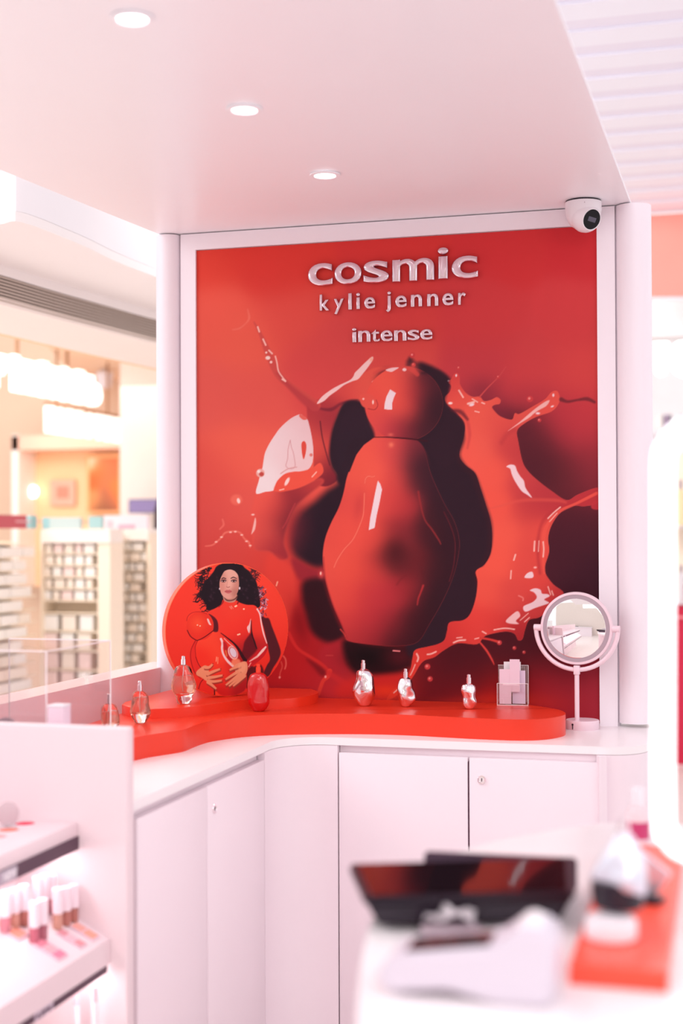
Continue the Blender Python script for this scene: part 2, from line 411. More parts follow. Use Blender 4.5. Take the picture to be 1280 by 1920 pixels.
    A.field([(600,1000,(38,19,32)),(650,850,(46,26,37)),(640,800,(50,26,38)),(620,960,(44,21,32)),(600,1045,(40,20,30))], 30, A.polymask([(650,770),(680,765),(695,820),(660,930),(620,1030),(600,1055),(570,1040),(565,1010),(580,970),(620,930),(645,905),(632,870),(630,812)], 9))
    A.blob(560, 985, 24, 42, (92, 28, 40), .55); A.blob(548, 1000, 16, 50, (150, 42, 52), .35)
    # big white reflection at left
    wm = A.poly([(562,777),(548,783),(535,793),(524,804),(516,815),(505,832),(497,849),(494,864),(492,877),(488,890),(485,902),(480,925),(497,922),(513,919),(517,907),(522,899),(530,891),(538,887),(552,884),(563,884),(576,881),(585,868),(587,846),(585,825),(582,809),(579,796),(576,787),(568,780)], (238, 206, 207), 1.0)
    A.field([(500,900,(242,222,222)),(540,830,(236,202,203)),(570,800,(232,190,192)),(560,870,(236,196,196)),(520,830,(240,214,215))], 25, wm)
    A.poly([(565,832),(570,827),(574,834),(573,849),(569,861),(566,850)], (222, 74, 60), .8)
    A.stroke([(544,825),(540,842),(539,860),(536,874),(545,879),(553,874),(550,850),(546,838),(544,825)], 1.2, (214, 150, 152), .8)
    A.stroke([(526,888),(538,880),(548,877),(556,876)], 2, (222, 160, 158), .9)
    A.poly([(562,777),(568,779),(575,786),(568,787),(561,781)], (225, 96, 84), .9)
    A.blob(488, 887, 8, 8, (233, 170, 160), hard=1.2); A.blob(490, 889, 4.5, 4, (196, 70, 62), hard=1.2); A.blob(485, 884, 3, 3, (250, 225, 220), hard=1)
    A.blob(583, 853, 3, 3, (225, 120, 110), hard=1)
    # red curl under it
    c2 = A.poly([(513,919),(517,907),(523,898),(538,887),(563,884),(584,878),(600,868),(606,885),(590,900),(560,915),(530,922),(520,922)], (236, 84, 66), 1.4)
    A.blob(538, 903, 3.2, 8.5, (250, 212, 205), rot=28, hard=1); A.stroke([(585,894),(593,885)], 2.4, (250, 180, 165), .9); A.stroke([(524,919),(532,917)], 2, (250, 190, 175), .8)
    A.stroke([(553,944),(545,960),(536,980),(530,990)], 2.4, (190, 60, 64), 1.5, .7)
    A.poly([(478,971),(480,978),(478,992),(473,1000),(471,1001),(474,988)], (246, 186, 176), 1.2); A.blob(474, 965, 3, 1.6, (246, 200, 190), hard=1)
    A.stroke([(385,1024),(398,1022),(407,1015),(415,1008),(422,999),(438,996),(450,999),(458,1010),(466,1017),(469,1026)], [2,3,3,3,3.4,2.6,3,3,4,3], (238, 122, 104), 1.4, .8)
    for x, y in ((405,1016),(415,1007),(432,998),(441,997),(453,1003),(462,1015),(469,1023)): A.blob(x, y, 2.6, 1.5, (252, 190, 176), hard=.8)
    A.blob(443, 937, 11, 10, (238, 108, 90), .9, hard=3); A.blob(447, 939, 3, 5, (250, 214, 206), rot=-15, hard=1)
    A.stroke([(417,974),(419,984),(412,992)], [3,4,3], (236, 112, 98), 1.3, .8)
    # lower left: behind the disc
    A.poly([(500,1045),(530,1050),(552,1070),(556,1120),(545,1160),(530,1180),(500,1120)], (226, 68, 56), 9, .8)
    A.stroke([(520,1091),(518,1098)], 2.4, (252, 180, 150), 1)
    # lower dark pool left of the base of the bottle
    A.poly([(548,1048),(590,1068),(606,1066),(609,1090),(600,1092),(570,1090),(556,1080)], (150, 36, 48), 6, .9)
    A.poly([(570,1090),(606,1086),(618,1120),(634,1162),(646,1190),(620,1204),(596,1196),(580,1178),(572,1150),(566,1120)], (50, 16, 24), 9)
    A.blob(602, 1077, 5, 7, (226, 80, 76), .9); A.blob(601, 1075, 1.6, 3.2, (252, 196, 180), hard=.8)
    A.blob(562, 1170, 16, 40, (125, 16, 24), .7, rot=-12)
    A.stroke([(638,1180),(646,1190),(650,1203)], 2, (226, 72, 62), 1.5)
    A.poly([(603,1216),(640,1200),(652,1204),(646,1240),(655,1262),(630,1262),(600,1240)], (178, 36, 46), 7, .8)
    A.stroke([(541,1187),(557,1215),(582,1232),(603,1246),(617,1261)], [7,6,6,7,9], (205, 44, 42), 2)
    A.poly([(575,1236),(595,1246),(610,1258),(608,1266),(600,1266),(588,1252)], (110, 18, 26), 5, .7)
    A.stroke([(618,1258),(615,1268),(606,1276),(601,1288),(597,1300)], [9,8,7,7,7], (222, 58, 48), 1.4)
    A.stroke([(616,1262),(640,1278),(665,1297)], [9,12,14], (208, 44, 46), 4, .8)
    A.blob(610, 1269, 2, 2.6, (250, 160, 150), hard=.8); A.stroke([(611,1229),(624,1229)], 2, (200, 60, 60), 1.2)
    A.stroke([(531,1230),(535,1236),(536,1246),(534,1254)], 2.6, (226, 104, 92), 1.2); A.stroke([(527,1241),(529,1250),(525,1262),(524,1272)], 2, (214, 84, 74), 1.2)
    A.blob(524, 1270, 2, 2, (240, 150, 138), hard=.8)
    # floor of liquid under the bottle
    A.poly([(645,1200),(700,1209),(760,1211),(800,1206),(806,1222),(776,1232),(768,1256),(740,1264),(700,1268),(668,1262),(650,1240)], (44, 12, 18), 9)
    A.blob(690, 1232, 38, 20, (24, 8, 12), .95); A.blob(750, 1232, 28, 18, (92, 18, 28), .7)
    A.poly([(664,1272),(700,1266),(745,1262),(768,1256),(752,1290),(730,1312),(690,1312),(640,1312),(630,1290)], (214, 42, 38), 10, .85)
    A.blob(722, 1296, 30, 12, (236, 58, 32), .9)
    A.stroke([(737,1220),(749,1221)], 2.6, (250, 140, 140), 1)
    # the right hand sheet
    dark = A.poly([(782,680),(804,684),(828,697),(844,712),(842,733),(838,756),(858,776),(871,794),(871,818),(861,852),(872,871),(891,887),(901,915),(911,946),(920,977),(923,1006),(920,1037),(908,1060),(892,1072),(896,1110),(892,1122),(882,1152),(868,1164),(843,1168),(838,1184),(832,1203),(814,1218),(786,1222),(760,1212),(760,1000),(760,700)], (48, 24, 35), 6)
    sheet = A.poly([(838,757),(834,745),(843,735),(846,724),(840,716),(846,711),(851,702),(857,700),(861,708),(862,721),(872,736),(885,744),(899,744),(907,752),(920,750),(931,745),(938,750),(936,757),(927,759),(922,763),(926,770),(938,781),(959,787),(965,775),(974,776),(999,762),(1021,749),(1033,736),(1043,733),(1048,742),(1047,756),(1034,771),(1006,781),(984,793),(969,807),(971,827),(979,865),(990,884),(1009,902),(1034,921),(1062,938),(1084,927),(1122,915),(1122,941),(1096,949),(1074,948),(1052,959),(1034,984),(1027,1009),(1029,1034),(1021,1062),(1023,1077),(1037,1096),(1056,1112),(1040,1130),(1013,1156),(992,1162),(984,1180),(979,1198),(971,1200),(964,1188),(946,1184),(915,1190),(905,1196),(893,1208),(858,1206),(832,1219),(814,1232),(796,1238),(786,1248),(775,1267),(757,1290),(740,1306),(725,1312),(735,1296),(752,1282),(768,1258),(773,1235),(778,1219),(800,1213),(820,1208),(833,1200),(838,1183),(843,1167),(868,1163),(882,1150),(892,1120),(895,1090),(892,1071),(908,1059),(920,1037),(923,1006),(920,977),(911,946),(901,915),(891,887),(872,871),(861,852),(870,818),(871,794),(858,776)], (236, 86, 70), 1.1)
    A.field([(850,720,(214,66,64)),(860,750,(232,84,70)),(890,780,(236,90,74)),(930,800,(226,80,70)),(955,830,(205,64,64)),(975,850,(196,60,62)),(900,830,(238,92,76)),(880,860,(240,90,74)),(930,880,(240,88,72)),(985,905,(205,64,64)),(1010,925,(186,54,60)),(930,950,(240,86,70)),(990,960,(205,64,62)),(1020,950,(190,52,58)),(960,1000,(242,90,72)),(1000,1010,(218,70,64)),(1018,1000,(238,84,68)),(930,1050,(242,88,70)),(990,1060,(226,76,66)),(1020,1080,(224,70,62)),(910,1110,(236,84,68)),(960,1120,(220,72,64)),(1000,1150,(205,60,58)),(900,1165,(228,66,58)),(870,1185,(220,62,54)),(840,1200,(205,50,48)),(800,1225,(214,56,48)),(780,1245,(226,60,50)),(750,1290,(232,58,40)),(1090,935,(190,50,56)),(1030,755,(228,80,70)),(990,780,(224,80,70)),(930,1180,(214,60,54)),(975,1190,(176,40,44)),(1060,1110,(190,50,52))], 20, sheet)
    A.stroke([(910,955),(940,948),(980,938),(1040,938),(1060,942)], [1,3,6,6,4], (226, 84, 72), 3, .6, clip=sheet)
    A.stroke([(1012,1075),(1008,1040),(1010,1000),(1022,970),(1050,948)], [5,6,6,6,4], (186, 50, 54), 3, .6)
    A.stroke([(1020,1075),(1018,1040),(1020,1000),(1030,978),(1050,958),(1080,944),(1118,925)], [4,6,7,6,6,5,6], (236, 84, 70), 1.2, .9)
    A.stroke([(940,830),(950,815),(965,806)], 8, (190, 58, 60), 5, .6)
    A.stroke([(868,770),(876,790),(880,815),(876,840)], [3,6,6,3], (205, 64, 64), 3, .6)
    A.stroke([(846,770),(862,772),(876,786)], [5,8,4], (92, 30, 40), 3, .7)
    A.stroke([(860,800),(866,822),(858,852),(868,874),(886,892),(896,916),(906,947),(916,977),(918,1006),(914,1036),(902,1058)], [10,9,8,9,10,10,10,9,8,7,5], (56, 24, 34), 6, .8)
    W_ = (244, 208, 212)
    A.poly([(949,875),(956,871),(965,873),(969,883),(975,893),(982,902),(985,915),(997,933),(987,927),(977,920),(965,902),(959,889),(956,879)], W_, .9)
    A.poly([(952,808),(974,791),(989,778),(1006,764),(1022,753),(1030,751),(1024,761),(1010,769),(1000,776),(992,783),(976,793)], (246, 190, 184), 1.2, .9)
    A.blob(1008, 775, 4, 2, W_, hard=1); A.blob(1035, 762, 3, 1.6, W_, rot=-20, hard=1); A.blob(1037, 741, 2, 3, W_, hard=1)
    for q, w_ in (([(1002,1015),(1001,1033)],3),([(1010,1014),(1009,1034)],1.6),([(1018,1016),(1019,1030),(1018,1044)],2.6),([(1027,972),(1038,961),(1050,951)],2.6),([(1030,978),(1044,962)],1.5),
                  ([(966,1040),(963,1050)],3),([(958,1070),(957,1085)],2.4),([(1027,1100),(1032,1115)],2),([(1034,1108),(1037,1116)],2),([(860,732),(868,745)],3),([(877,757),(888,754)],4),([(885,748),(895,754)],2.2),([(903,755),(908,757)],2.4),([(890,771),(898,773)],2),
                  ([(926,1181),(946,1178),(964,1180)],2.6),([(850,1205),(860,1201),(872,1200)],3.0),([(801,1227),(808,1226),(817,1222)],3),([(781,1226),(784,1233),(782,1240)],3.2),([(778,1246),(774,1256),(769,1266)],2),([(738,1299),(746,1292)],2.2),([(904,1184),(911,1188)],2.4),([(856,1196),(866,1195)],2),([(890,1198),(898,1196)],2),([(983,1166),(992,1158)],2),([(975,1163),(990,1150)],1.6)):
        A.stroke(q, w_, (250, 196, 184), .9, .92)
    A.blob(844, 756, 4, 2.4, (252, 214, 208), hard=1); A.blob(884, 759, 5, 2.6, W_, rot=-15, hard=1); A.blob(840, 714, 2, 1.6, W_, hard=.8); A.blob(855, 704, 1.8, 2.6, W_, hard=.8)
    A.poly([(983,1083),(988,1075),(997,1072),(1000,1080),(996,1084)], W_, .9); A.blob(1003, 1064, 3, 2, (250, 180, 170), hard=1)
    A.poly([(993,1107),(1003,1103),(1013,1106),(1016,1113),(1026,1114),(1030,1118),(1020,1124),(1029,1130),(1021,1134),(1003,1140),(985,1147),(981,1137),(998,1129),(1006,1120),(1001,1111)], W_, 1.0)
    A.poly([(948,1164),(959,1153),(970,1146),(975,1155),(967,1164),(972,1170),(954,1169)], (246, 196, 194), 1.2)
    A.stroke([(972,1117),(980,1121),(980,1126)], 2.4, (236, 128, 118), 1.2)
    # droplets and threads
    A.stroke([(899,744),(914,727),(934,707),(948,688)], [3,2.4,1.8,1.2], (204, 72, 72), 1)
    A.stroke([(899,1204),(912,1220),(922,1237),(926,1246)], [3,4,3.4,1.5], (224, 66, 60), 1.2)
    A.stroke([(900,1196),(918,1199),(936,1204)], [4,4,5], (214, 58, 52), 1.2)
    for x, y, r in ((993,748,6),(773,666,5),(775,684,4),(934,707,3),(801,1250,5.5),(806,1273,5),(936,1205,4.5),(1011,788,3.5),(964,1215,3.5),(982,1223,3),(860,690,3.5)):
        A.blob(x, y, r, r, (205, 60, 62), hard=1.3); A.blob(x - 1, y - 1, r * .4, r * .4, (240, 140, 132), .9, hard=.8)
    A.stroke([(1052,749),(1064,753),(1082,750),(1100,748),(1114,754)], [8,5,4,7,5], (112, 36, 44), 2, .85)
    A.poly([(1108,947),(1116,938),(1122,944),(1122,955),(1110,954)], (196, 50, 58), 1.5, .9)
    A.blob(945, 1316, 75, 16, (232, 48, 30), .75); A.blob(850, 1318, 60, 9, (190, 34, 28), .6); A.blob(1010, 1325, 40, 14, (196, 36, 40), .4)  # red bounce from the riser, painted along the foot of the print
    # bottle: body
    body = A.poly([(702,820),(740,819),(778,824),(796,848),(808,890),(832,943),(851,977),(861,1015),(857,1052),(846,1090),(828,1130),(805,1170),(782,1204),(745,1211),(703,1209),(654,1202),(648,1190),(639,1168),(626,1139),(615,1106),(609,1080),(605,1045),(609,1012),(620,982),(635,952),(644,924),(650,896),(660,868),(671,848),(683,833)], (214, 66, 62), 1.3)
    A.field([(690,850,(236,86,70)),(740,850,(214,72,70)),(775,850,(104,38,48)),(792,850,(56,26,36)),(800,880,(54,25,35)),(812,905,(52,24,35)),(670,890,(232,84,68)),(700,890,(240,92,74)),(745,900,(214,68,64)),(785,900,(84,30,40)),(820,960,(56,23,32)),(835,950,(52,23,33)),
             (655,940,(222,74,66)),(690,940,(230,80,68)),(730,940,(212,66,62)),(765,950,(180,50,54)),(800,990,(72,24,32)),(845,1020,(54,21,31)),(855,990,(50,22,32)),
             (630,1000,(228,78,66)),(665,1000,(236,82,68)),(705,1010,(222,72,62)),(750,1000,(140,40,46)),(735,1045,(92,28,34)),(780,1060,(110,30,36)),(820,1070,(62,22,30)),(850,1070,(50,21,31)),
             (620,1060,(232,82,68)),(660,1070,(232,80,64)),(700,1070,(205,62,58)),(620,1110,(226,78,66)),(650,1120,(226,72,62)),(690,1120,(196,54,58)),(730,1120,(186,48,56)),(765,1110,(150,38,44)),(800,1130,(54,20,28)),(830,1120,(50,21,31)),
             (650,1170,(210,62,60)),(690,1170,(190,50,56)),(730,1170,(160,40,48)),(765,1170,(78,22,30)),(700,1203,(150,36,44)),(665,1200,(176,48,52)),(740,1203,(60,18,26)),(790,1180,(48,16,26))], 21, body)
    A.blob(742, 1035, 22, 26, (78, 22, 28), .75, clip=body); A.blob(672, 948, 9, 26, (200, 60, 60), .55, rot=8, clip=body)
    A.stroke([(606,1045),(609,1080),(615,1106),(626,1139),(639,1168),(650,1196)], 3, (170, 44, 48), 1.6, .6, clip=body)
    A.poly([(708,901),(713,908),(716,918),(711,944),(706,966),(702,990),(696,992),(691,994),(694,970),(698,950),(703,924)], (241, 216, 221), .8, smooth=False)
    A.stroke([(684,906),(685,898),(690,893),(697,894),(702,893)], 1.1, (240, 128, 108), .8)
    A.stroke([(683,925),(682,950),(679,972),(663,1009),(645,1030),(632,1050),(626,1064)], 1.5, (242, 122, 100), .9)
    A.stroke([(784,922),(788,945),(796,974),(809,992),(822,1012),(826,1020)], [4,3,2.5,3,3,2], (158, 44, 46), 1.6, .8)
    A.stroke([(832,960),(846,990),(853,1020),(850,1060),(842,1090)], 1.6, (112, 32, 40), 1.6, .8)
    A.stroke([(793,1098),(788,1112),(784,1122),(782,1134)], [4,3,3,2], (196, 50, 52), 1.6, .8)
    A.stroke([(744,1096),(752,1085),(760,1080)], 3, (120, 30, 36), 3, .6)
    # bottle: ball
    ball = A.poly([(757 + 73 * math.cos(t), 757 + 70 * math.sin(t)) for t in [i * math.pi / 12 for i in range(24)]], (222, 72, 64), 1.2)
    cutm = A.polymask([(640,822),(700,820),(760,822),(840,826),(840,900),(640,900)], .8, smooth=False)
    A.field([(700,750,(232,80,68)),(730,720,(236,86,70)),(745,760,(234,84,70)),(770,720,(214,68,64)),(790,740,(150,44,52)),(812,715,(64,28,38)),(816,755,(50,25,35)),(795,705,(96,32,42)),(800,780,(70,27,36)),(815,740,(74,28,37)),(822,765,(54,24,35)),(770,770,(205,64,62)),(700,790,(222,76,70)),(730,800,(196,60,66)),(760,805,(130,40,50)),(790,800,(62,26,36)),(825,760,(58,24,34)),(760,695,(226,80,70)),(800,698,(74,29,39)),(690,770,(220,72,64))], 18, ball * (1 - cutm))
    A.C = np.where((ball * cutm)[:, None] > .01, A.C, A.C)
    bm2 = A.polymask([(702,821),(740,819),(780,825),(800,850),(812,900),(760,900),(690,900),(655,885),(660,868),(671,848),(683,833)], 1.2)
    bm2 = bm2 * np.clip((878 - A.Y) / 50, 0, 1)
    A.field([(690,850,(236,86,70)),(680,880,(236,88,70)),(720,850,(226,80,72)),(745,850,(205,66,66)),(775,850,(112,38,48)),(800,880,(60,26,36)),(700,890,(240,92,74)),(745,890,(214,68,64)),(785,895,(96,32,42))], 18, bm2 * cutm)
    A.poly([(686,822),(700,821),(682,834),(668,852),(655,885),(640,880),(650,840),(660,822)], (47, 25, 36), 1.2, smooth=False)
    A.poly([(790,700),(812,702),(828,724),(834,760),(826,800),(800,830),(820,870),(845,870),(865,830),(868,795),(852,778),(834,756),(838,732),(840,712),(820,695)], (50, 25, 36), 6)
    A.stroke([(699,820),(722,819.6),(745,821),(770,823),(800,827)], [1.4,1.6,2.2,2.6,3], (62, 18, 28), .9)
    A.poly([(731,730),(742,737),(738,746),(735,756),(735,768),(727,768),(720,767),(721,756),(724,744)], (241, 216, 221), .8, smooth=False)
    A.blob(733, 834, 5, 5, (248, 128, 98), .8); A.blob(732, 815, 5, 3, (236, 110, 92), .7)
    A.poly([(723,694),(733,690),(747,689),(740,694),(733,697)], (244, 196, 196), .9); A.blob(758, 693, 3.6, 2.8, (246, 208, 206), hard=1)
    A.stroke([(700,700),(712,694),(730,689),(752,688),(770,692),(782,702)], [3,4,3,4,9,8], (216, 72, 66), 2, .75)
    A.poly([(723,694),(733,690),(747,689),(740,694),(733,697)], (244, 196, 196), .9); A.blob(758, 693, 3.6, 2.8, (246, 208, 206), hard=1)
    A.poly([(674,742),(690,738),(703,746),(708,760),(704,768),(690,766),(678,760)], (226, 82, 70), 1.2)
    A.stroke([(690,766),(702,768),(708,760),(705,750)], 1.4, (170, 46, 50), .9); A.blob(699, 754, 1.6, 4, (250, 210, 200), hard=.8); A.blob(681, 748, 2, 2, (248, 190, 180), hard=.8)
    A.blob(774, 690, 10, 12, (222, 78, 70), .7)
    A.C = A.C * np.array([.955, .95, .95]) + np.array([0, 3, 4])  # slight pinkish haze mixed into the ink
    A.C *= (1 + .075 * np.clip((640 - A.Y) / 180, 0, 1))[:, None]  # ink brightened towards the top to offset the weaker light there
    return A.linear()

def paint_portrait(X, Y):
    A = Painter(X, Y, (240, 58, 42))
    A.field([(330,1130,(244,62,46)),(330,1200,(240,58,44)),(400,1080,(246,66,48)),(470,1070,(246,72,54)),(520,1130,(244,66,48)),(530,1190,(240,60,44)),(340,1250,(232,50,36)),(520,1240,(226,42,30)),(430,1300,(222,40,30))], 40)
    # shadow at right
    A.poly([(484,1148),(496,1158),(504,1160),(510,1176),(520,1202),(526,1222),(522,1236),(512,1252),(503,1268),(494,1264),(500,1248),(506,1236),(502,1214),(494,1176)], (84, 22, 32), 1.4)
    A.poly([(460,1240),(475,1250),(488,1246),(494,1262),(480,1280),(462,1290)], (92, 14, 22), 2)
    random.seed(4)
    for k in range(70):
        x = 486 + random.uniform(-3, 13); y = 1104 + random.uniform(0, 48)
        A.stroke([(x, y), (x + random.uniform(-4, 4), y + random.uniform(-5, 5))], random.uniform(1, 2.6), random.choice([(205,160,180),(150,90,120),(90,40,60),(225,190,205),(190,70,80)]), .8)
    # hair
    HR = (34, 18, 28)
    A.poly([(416,1057),(424,1054),(436,1053),(450,1056),(459,1065),(468,1072),(474,1082),(480,1090),(484,1106),(486,1120),(488,1134),(482,1140),(468,1136),(452,1132),(440,1128),(425,1128),(412,1136),(398,1143),(388,1144),(386,1134),(379,1124),(374,1114),(380,1102),(384,1090),(392,1082),(400,1072),(406,1062)], HR, 1.3)
    random.seed(7)
    for k in range(70):
        a = random.uniform(0, 1); x = 392 - 12 * math.sin(a * 3) + random.uniform(-5, 6); y = 1064 + a * 76
        p = [(x, y)]; ang = math.radians(random.uniform(130, 240)); 
        for j in range(5):
            ang += random.uniform(-.9, .9); x += 4 * math.cos(ang); y += 4 * math.sin(ang) * .9; p.append((x, y))
        A.stroke(p, [1.8, 1.6, 1.3, 1, .8, .6], HR, .6, .9)
    for k in range(46):
        a = random.uniform(0, 1); x = 474 + 10 * a + random.uniform(-6, 3); y = 1066 + a * 60
        p = [(x, y)]; ang = math.radians(random.uniform(-70, 60))
        for j in range(4):
            ang += random.uniform(-.8, .8); x += 3.2 * math.cos(ang); y += 3.2 * math.sin(ang); p.append((x, y))
        A.stroke(p, [1.8, 1.4, 1, .8, .6], (50, 24, 36), .8, .7)
    for q in ([(380,1092),(374,1086),(375,1081),(379,1080)],[(385,1110),(375,1116),(370,1122),(366,1128),(371,1129),(374,1122)],[(388,1140),(384,1146),(378,1146)],[(396,1142),(390,1147),(384,1144)],[(383,1118),(376,1125),(368,1128),(362,1128)]):
        A.stroke(q, 1.5, HR, .6)
    for k in range(26): # glints in the hair
        x = random.uniform(392, 408) if k % 2 else random.uniform(452, 480); y = random.uniform(1078, 1130)
        A.blob(x, y, 2.4, 1.6, (74, 46, 62), .5, rot=random.uniform(0, 90))
    # torso and arm
    tor = A.poly([(419,1124),(430,1130),(442,1126),(449,1130),(462,1134),(476,1135),(484,1142),(488,1152),(492,1172),(496,1190),(500,1204),(502,1214),(496,1228),(484,1240),(470,1250),(462,1262),(456,1296),(420,1300),(395,1250),(380,1180),(388,1150),(402,1142),(414,1134)], (238, 56, 42), 1.1)
    A.field([(440,1145,(240,64,48)),(470,1145,(240,60,44)),(440,1180,(240,56,42)),(470,1170,(236,52,40)),(485,1180,(238,58,44)),(455,1205,(222,42,36)),(450,1230,(140,20,30)),(470,1215,(150,24,34)),(495,1210,(205,40,38)),(490,1230,(165,22,30)),(400,1160,(238,60,46))], 14, tor)
    A.poly([(458,1204),(466,1192),(472,1186),(474,1198),(478,1208),(481,1218),(468,1232),(456,1242),(450,1232),(455,1218)], (104, 14, 28), 2)
    A.stroke([(471,1164),(471,1180),(473,1192),(477,1204),(481,1216)], [1,2,2.4,3,2], (44, 10, 22), .9)
    A.stroke([(482,1142),(487,1152),(490,1170),(494,1188),(500,1206)], [3,2.4,2.6,2.8,1.6], (246, 206, 206), .7)
    A.poly([(470,1160),(467,1170),(463,1176),(464,1182),(467,1187),(469,1178)], (244, 200, 198), .8)
    A.poly([(461,1240),(468,1236),(481,1222),(490,1212),(500,1210),(501,1216),(497,1226),(486,1238),(474,1248),(465,1247)], (196, 26, 34), 1)
    A.stroke([(498,1213),(492,1220),(484,1229)], [3,5,4], (244, 204, 196), .8); A.stroke([(482,1231),(474,1236),(468,1240)], [4,3,2], (240, 180, 170), .8)
    A.stroke([(470,1243),(466,1250)], 2, (240, 150, 140), .7)
    for x, y in ((441,1137),(443,1136),(457,1142),(446,1190),(449,1189)): A.blob(x, y, 1.7, 1.5, (255, 214, 180), hard=.6)
    A.stroke([(430,1137),(434,1142),(433,1136),(437,1141)], 1, (248, 150, 130), .6)
    A.stroke([(419,1126),(417,1131),(410,1138)], 1.4, (150, 24, 28), .8); A.stroke([(447,1128),(445,1132)], 2, (120, 16, 24), .8)
    # neck, face
    SK = (226, 164, 146)
    A.poly([(418,1118),(420,1126),(426,1129),(432,1130),(440,1128),(445,1118),(440,1112),(424,1112)], (202, 140, 122), .8)
    A.poly([(419,1119),(425,1124),(432,1125),(440,1122),(446,1115),(446,1119),(441,1124),(432,1127),(424,1126)], (70, 30, 32), .9, .8)
    face = A.poly([(431,1068),(425,1069),(420,1072),(416,1079),(413,1086),(411.6,1094),(412,1103),(415,1113),(420,1119.5),(428,1122.6),(436,1120.6),(442,1116),(446,1108),(447.5,1100),(447.6,1090),(446,1079),(441,1072),(436,1069)], SK, .8)
    A.field([(430,1074,(232,176,158)),(418,1098,(218,146,130)),(430,1096,(236,182,164)),(443,1098,(206,138,122)),(428,1117,(226,164,148)),(441,1112,(190,122,108)),(416,1080,(214,148,130))], 6, face)
    for q, w_ in (([(415,1086),(418.5,1083.6),(423.5,1085)], [1.2,1.8,1.3]), ([(432.6,1084.6),(437.5,1082.4),(443.4,1084.8)], [1.3,1.9,1.1])): A.stroke(q, w_, (46, 24, 30), .45)
    for x in (418.8, 438.2):
        A.blob(x, 1089.5, 4.6, 2.3, (70, 34, 38), .95, hard=.7); A.blob(x - 2.6, 1089.8, 1.1, .9, (240, 220, 215), .9, hard=.4); A.blob(x + 2.4, 1089.8, 1.1, .9, (240, 220, 215), .9, hard=.4)
        A.stroke([(x - 5, 1089), (x, 1087.3), (x + 5.2, 1088.2)], 1.1, (36, 16, 24), .45); A.stroke([(x - 4, 1086.6), (x, 1085.6), (x + 4, 1086.4)], .8, (186, 110, 106), .6)
    A.stroke([(426.5,1087),(425.5,1095),(424.6,1099)], .9, (200, 134, 120), .8, .7); A.stroke([(424.5,1100.4),(427.4,1101.4),(430.6,1100.2)], 1.1, (168, 92, 86), .5)
    A.poly([(420.8,1108.8),(425,1106),(427.6,1106.6),(430,1105.8),(434.6,1108.8),(431,1112),(427.6,1112.8),(424,1111.8)], (204, 104, 104), .5)
    A.stroke([(421.4,1109),(427.6,1109),(434,1109)], .7, (140, 52, 56), .4)
    A.blob(449, 1103, 1.5, 2.6, (236, 220, 226), hard=.6); A.blob(411.4, 1104, 1.1, 2, (226, 206, 214), hard=.6)
    # left arm behind the held form
    A.poly([(366,1200),(361,1212),(357,1228),(358,1244),(363,1258),(370,1268),(384,1262),(386,1240),(376,1210)], (226, 46, 38), 1)
    A.stroke([(366,1202),(359,1216),(357,1230),(360,1248),(366,1262),(376,1272)], 1.4, (150, 16, 24), .8, .8)
    # held bottle body, leg
    A.poly([(374,1276),(384,1272),(400,1282),(404,1304),(388,1302),(374,1294)], (226, 46, 36), 1); A.stroke([(372,1292),(376,1280),(382,1273)], 1.4, (130, 14, 24), .8)
    A.poly([(399,1184),(407,1185),(414,1188),(424,1195),(436,1205),(445,1218),(452,1232),(456,1246),(462,1264),(462,1280),(457,1296),(440,1302),(418,1304),(400,1303),(402,1290),(392,1268),(380,1256),(372,1244),(367,1230),(366,1215),(371,1200),(382,1192)], (244, 66, 42), 1)
    bd = A.polymask([(399,1184),(414,1188),(436,1205),(452,1232),(462,1264),(457,1296),(418,1304),(402,1290),(380,1256),(367,1230),(371,1200)], 1.5)
    A.field([(390,1200,(246,72,48)),(385,1230,(240,50,34)),(410,1220,(248,76,48)),(430,1210,(226,44,36)),(420,1270,(236,54,38)),(450,1280,(170,20,28)),(440,1260,(224,46,36)),(400,1250,(240,60,40)),(455,1250,(150,18,26)),(410,1298,(200,30,30))], 13, bd)
    A.stroke([(414,1187),(426,1196),(438,1206),(447,1217),(454,1230),(460,1238)], [1,2,3,4.5,6,6], (52, 8, 20), .9)
    A.stroke([(367,1232),(372,1245),(380,1256)], 1.3, (130, 14, 22), .7); A.stroke([(371,1200),(366,1213),(367,1232)], 1.2, (170, 24, 28), .8)
    A.stroke([(402,1290),(402,1304)], 2, (70, 8, 18), .9)
    A.stroke([(414,1198),(417,1206),(416,1216),(419,1228),(427,1240),(436,1248)], [4,4.5,4,3.6,4.5,5], (240, 206, 206), .8)
    A.poly([(418,1204),(424,1206),(430,1222),(438,1238),(430,1238),(422,1226)], (190, 30, 36), 1.4)
    A.blob(436.5, 1224, 8.5, 13.5, (238, 196, 190), rot=-24, hard=1); A.blob(437, 1223.5, 6.6, 11, (206, 60, 58), rot=-24, hard=.8); A.blob(437, 1223.5, 5.6, 9.8, (224, 208, 220), rot=-24, hard=.8)
    A.poly([(436,1236),(448,1236),(450,1244),(440,1248),(434,1246)], (248, 150, 110), 2, .8)
    A.stroke([(420,1197),(430,1207),(437,1212)], 1.4, (244, 180, 170), .7); A.stroke([(423,1220),(425,1230)], 2.4, (226, 120, 60), .9)
    A.stroke([(405,1240),(406,1232)], 1.6, (252, 170, 140), .8); A.stroke([(408,1244),(408.5,1233)], 1.6, (252, 150, 110), .8)
    # ball
    A.poly([(391,1151),(399,1155),(406,1162),(409,1172),(408,1184),(399,1183),(400,1168),(396,1158)], (92, 24, 34), 1)
    A.poly([(375 + 25.4 * math.cos(t), 1174 + 26.5 * math.sin(t)) for t in [i * math.pi / 10 for i in range(20)]], (232, 52, 38), .9)
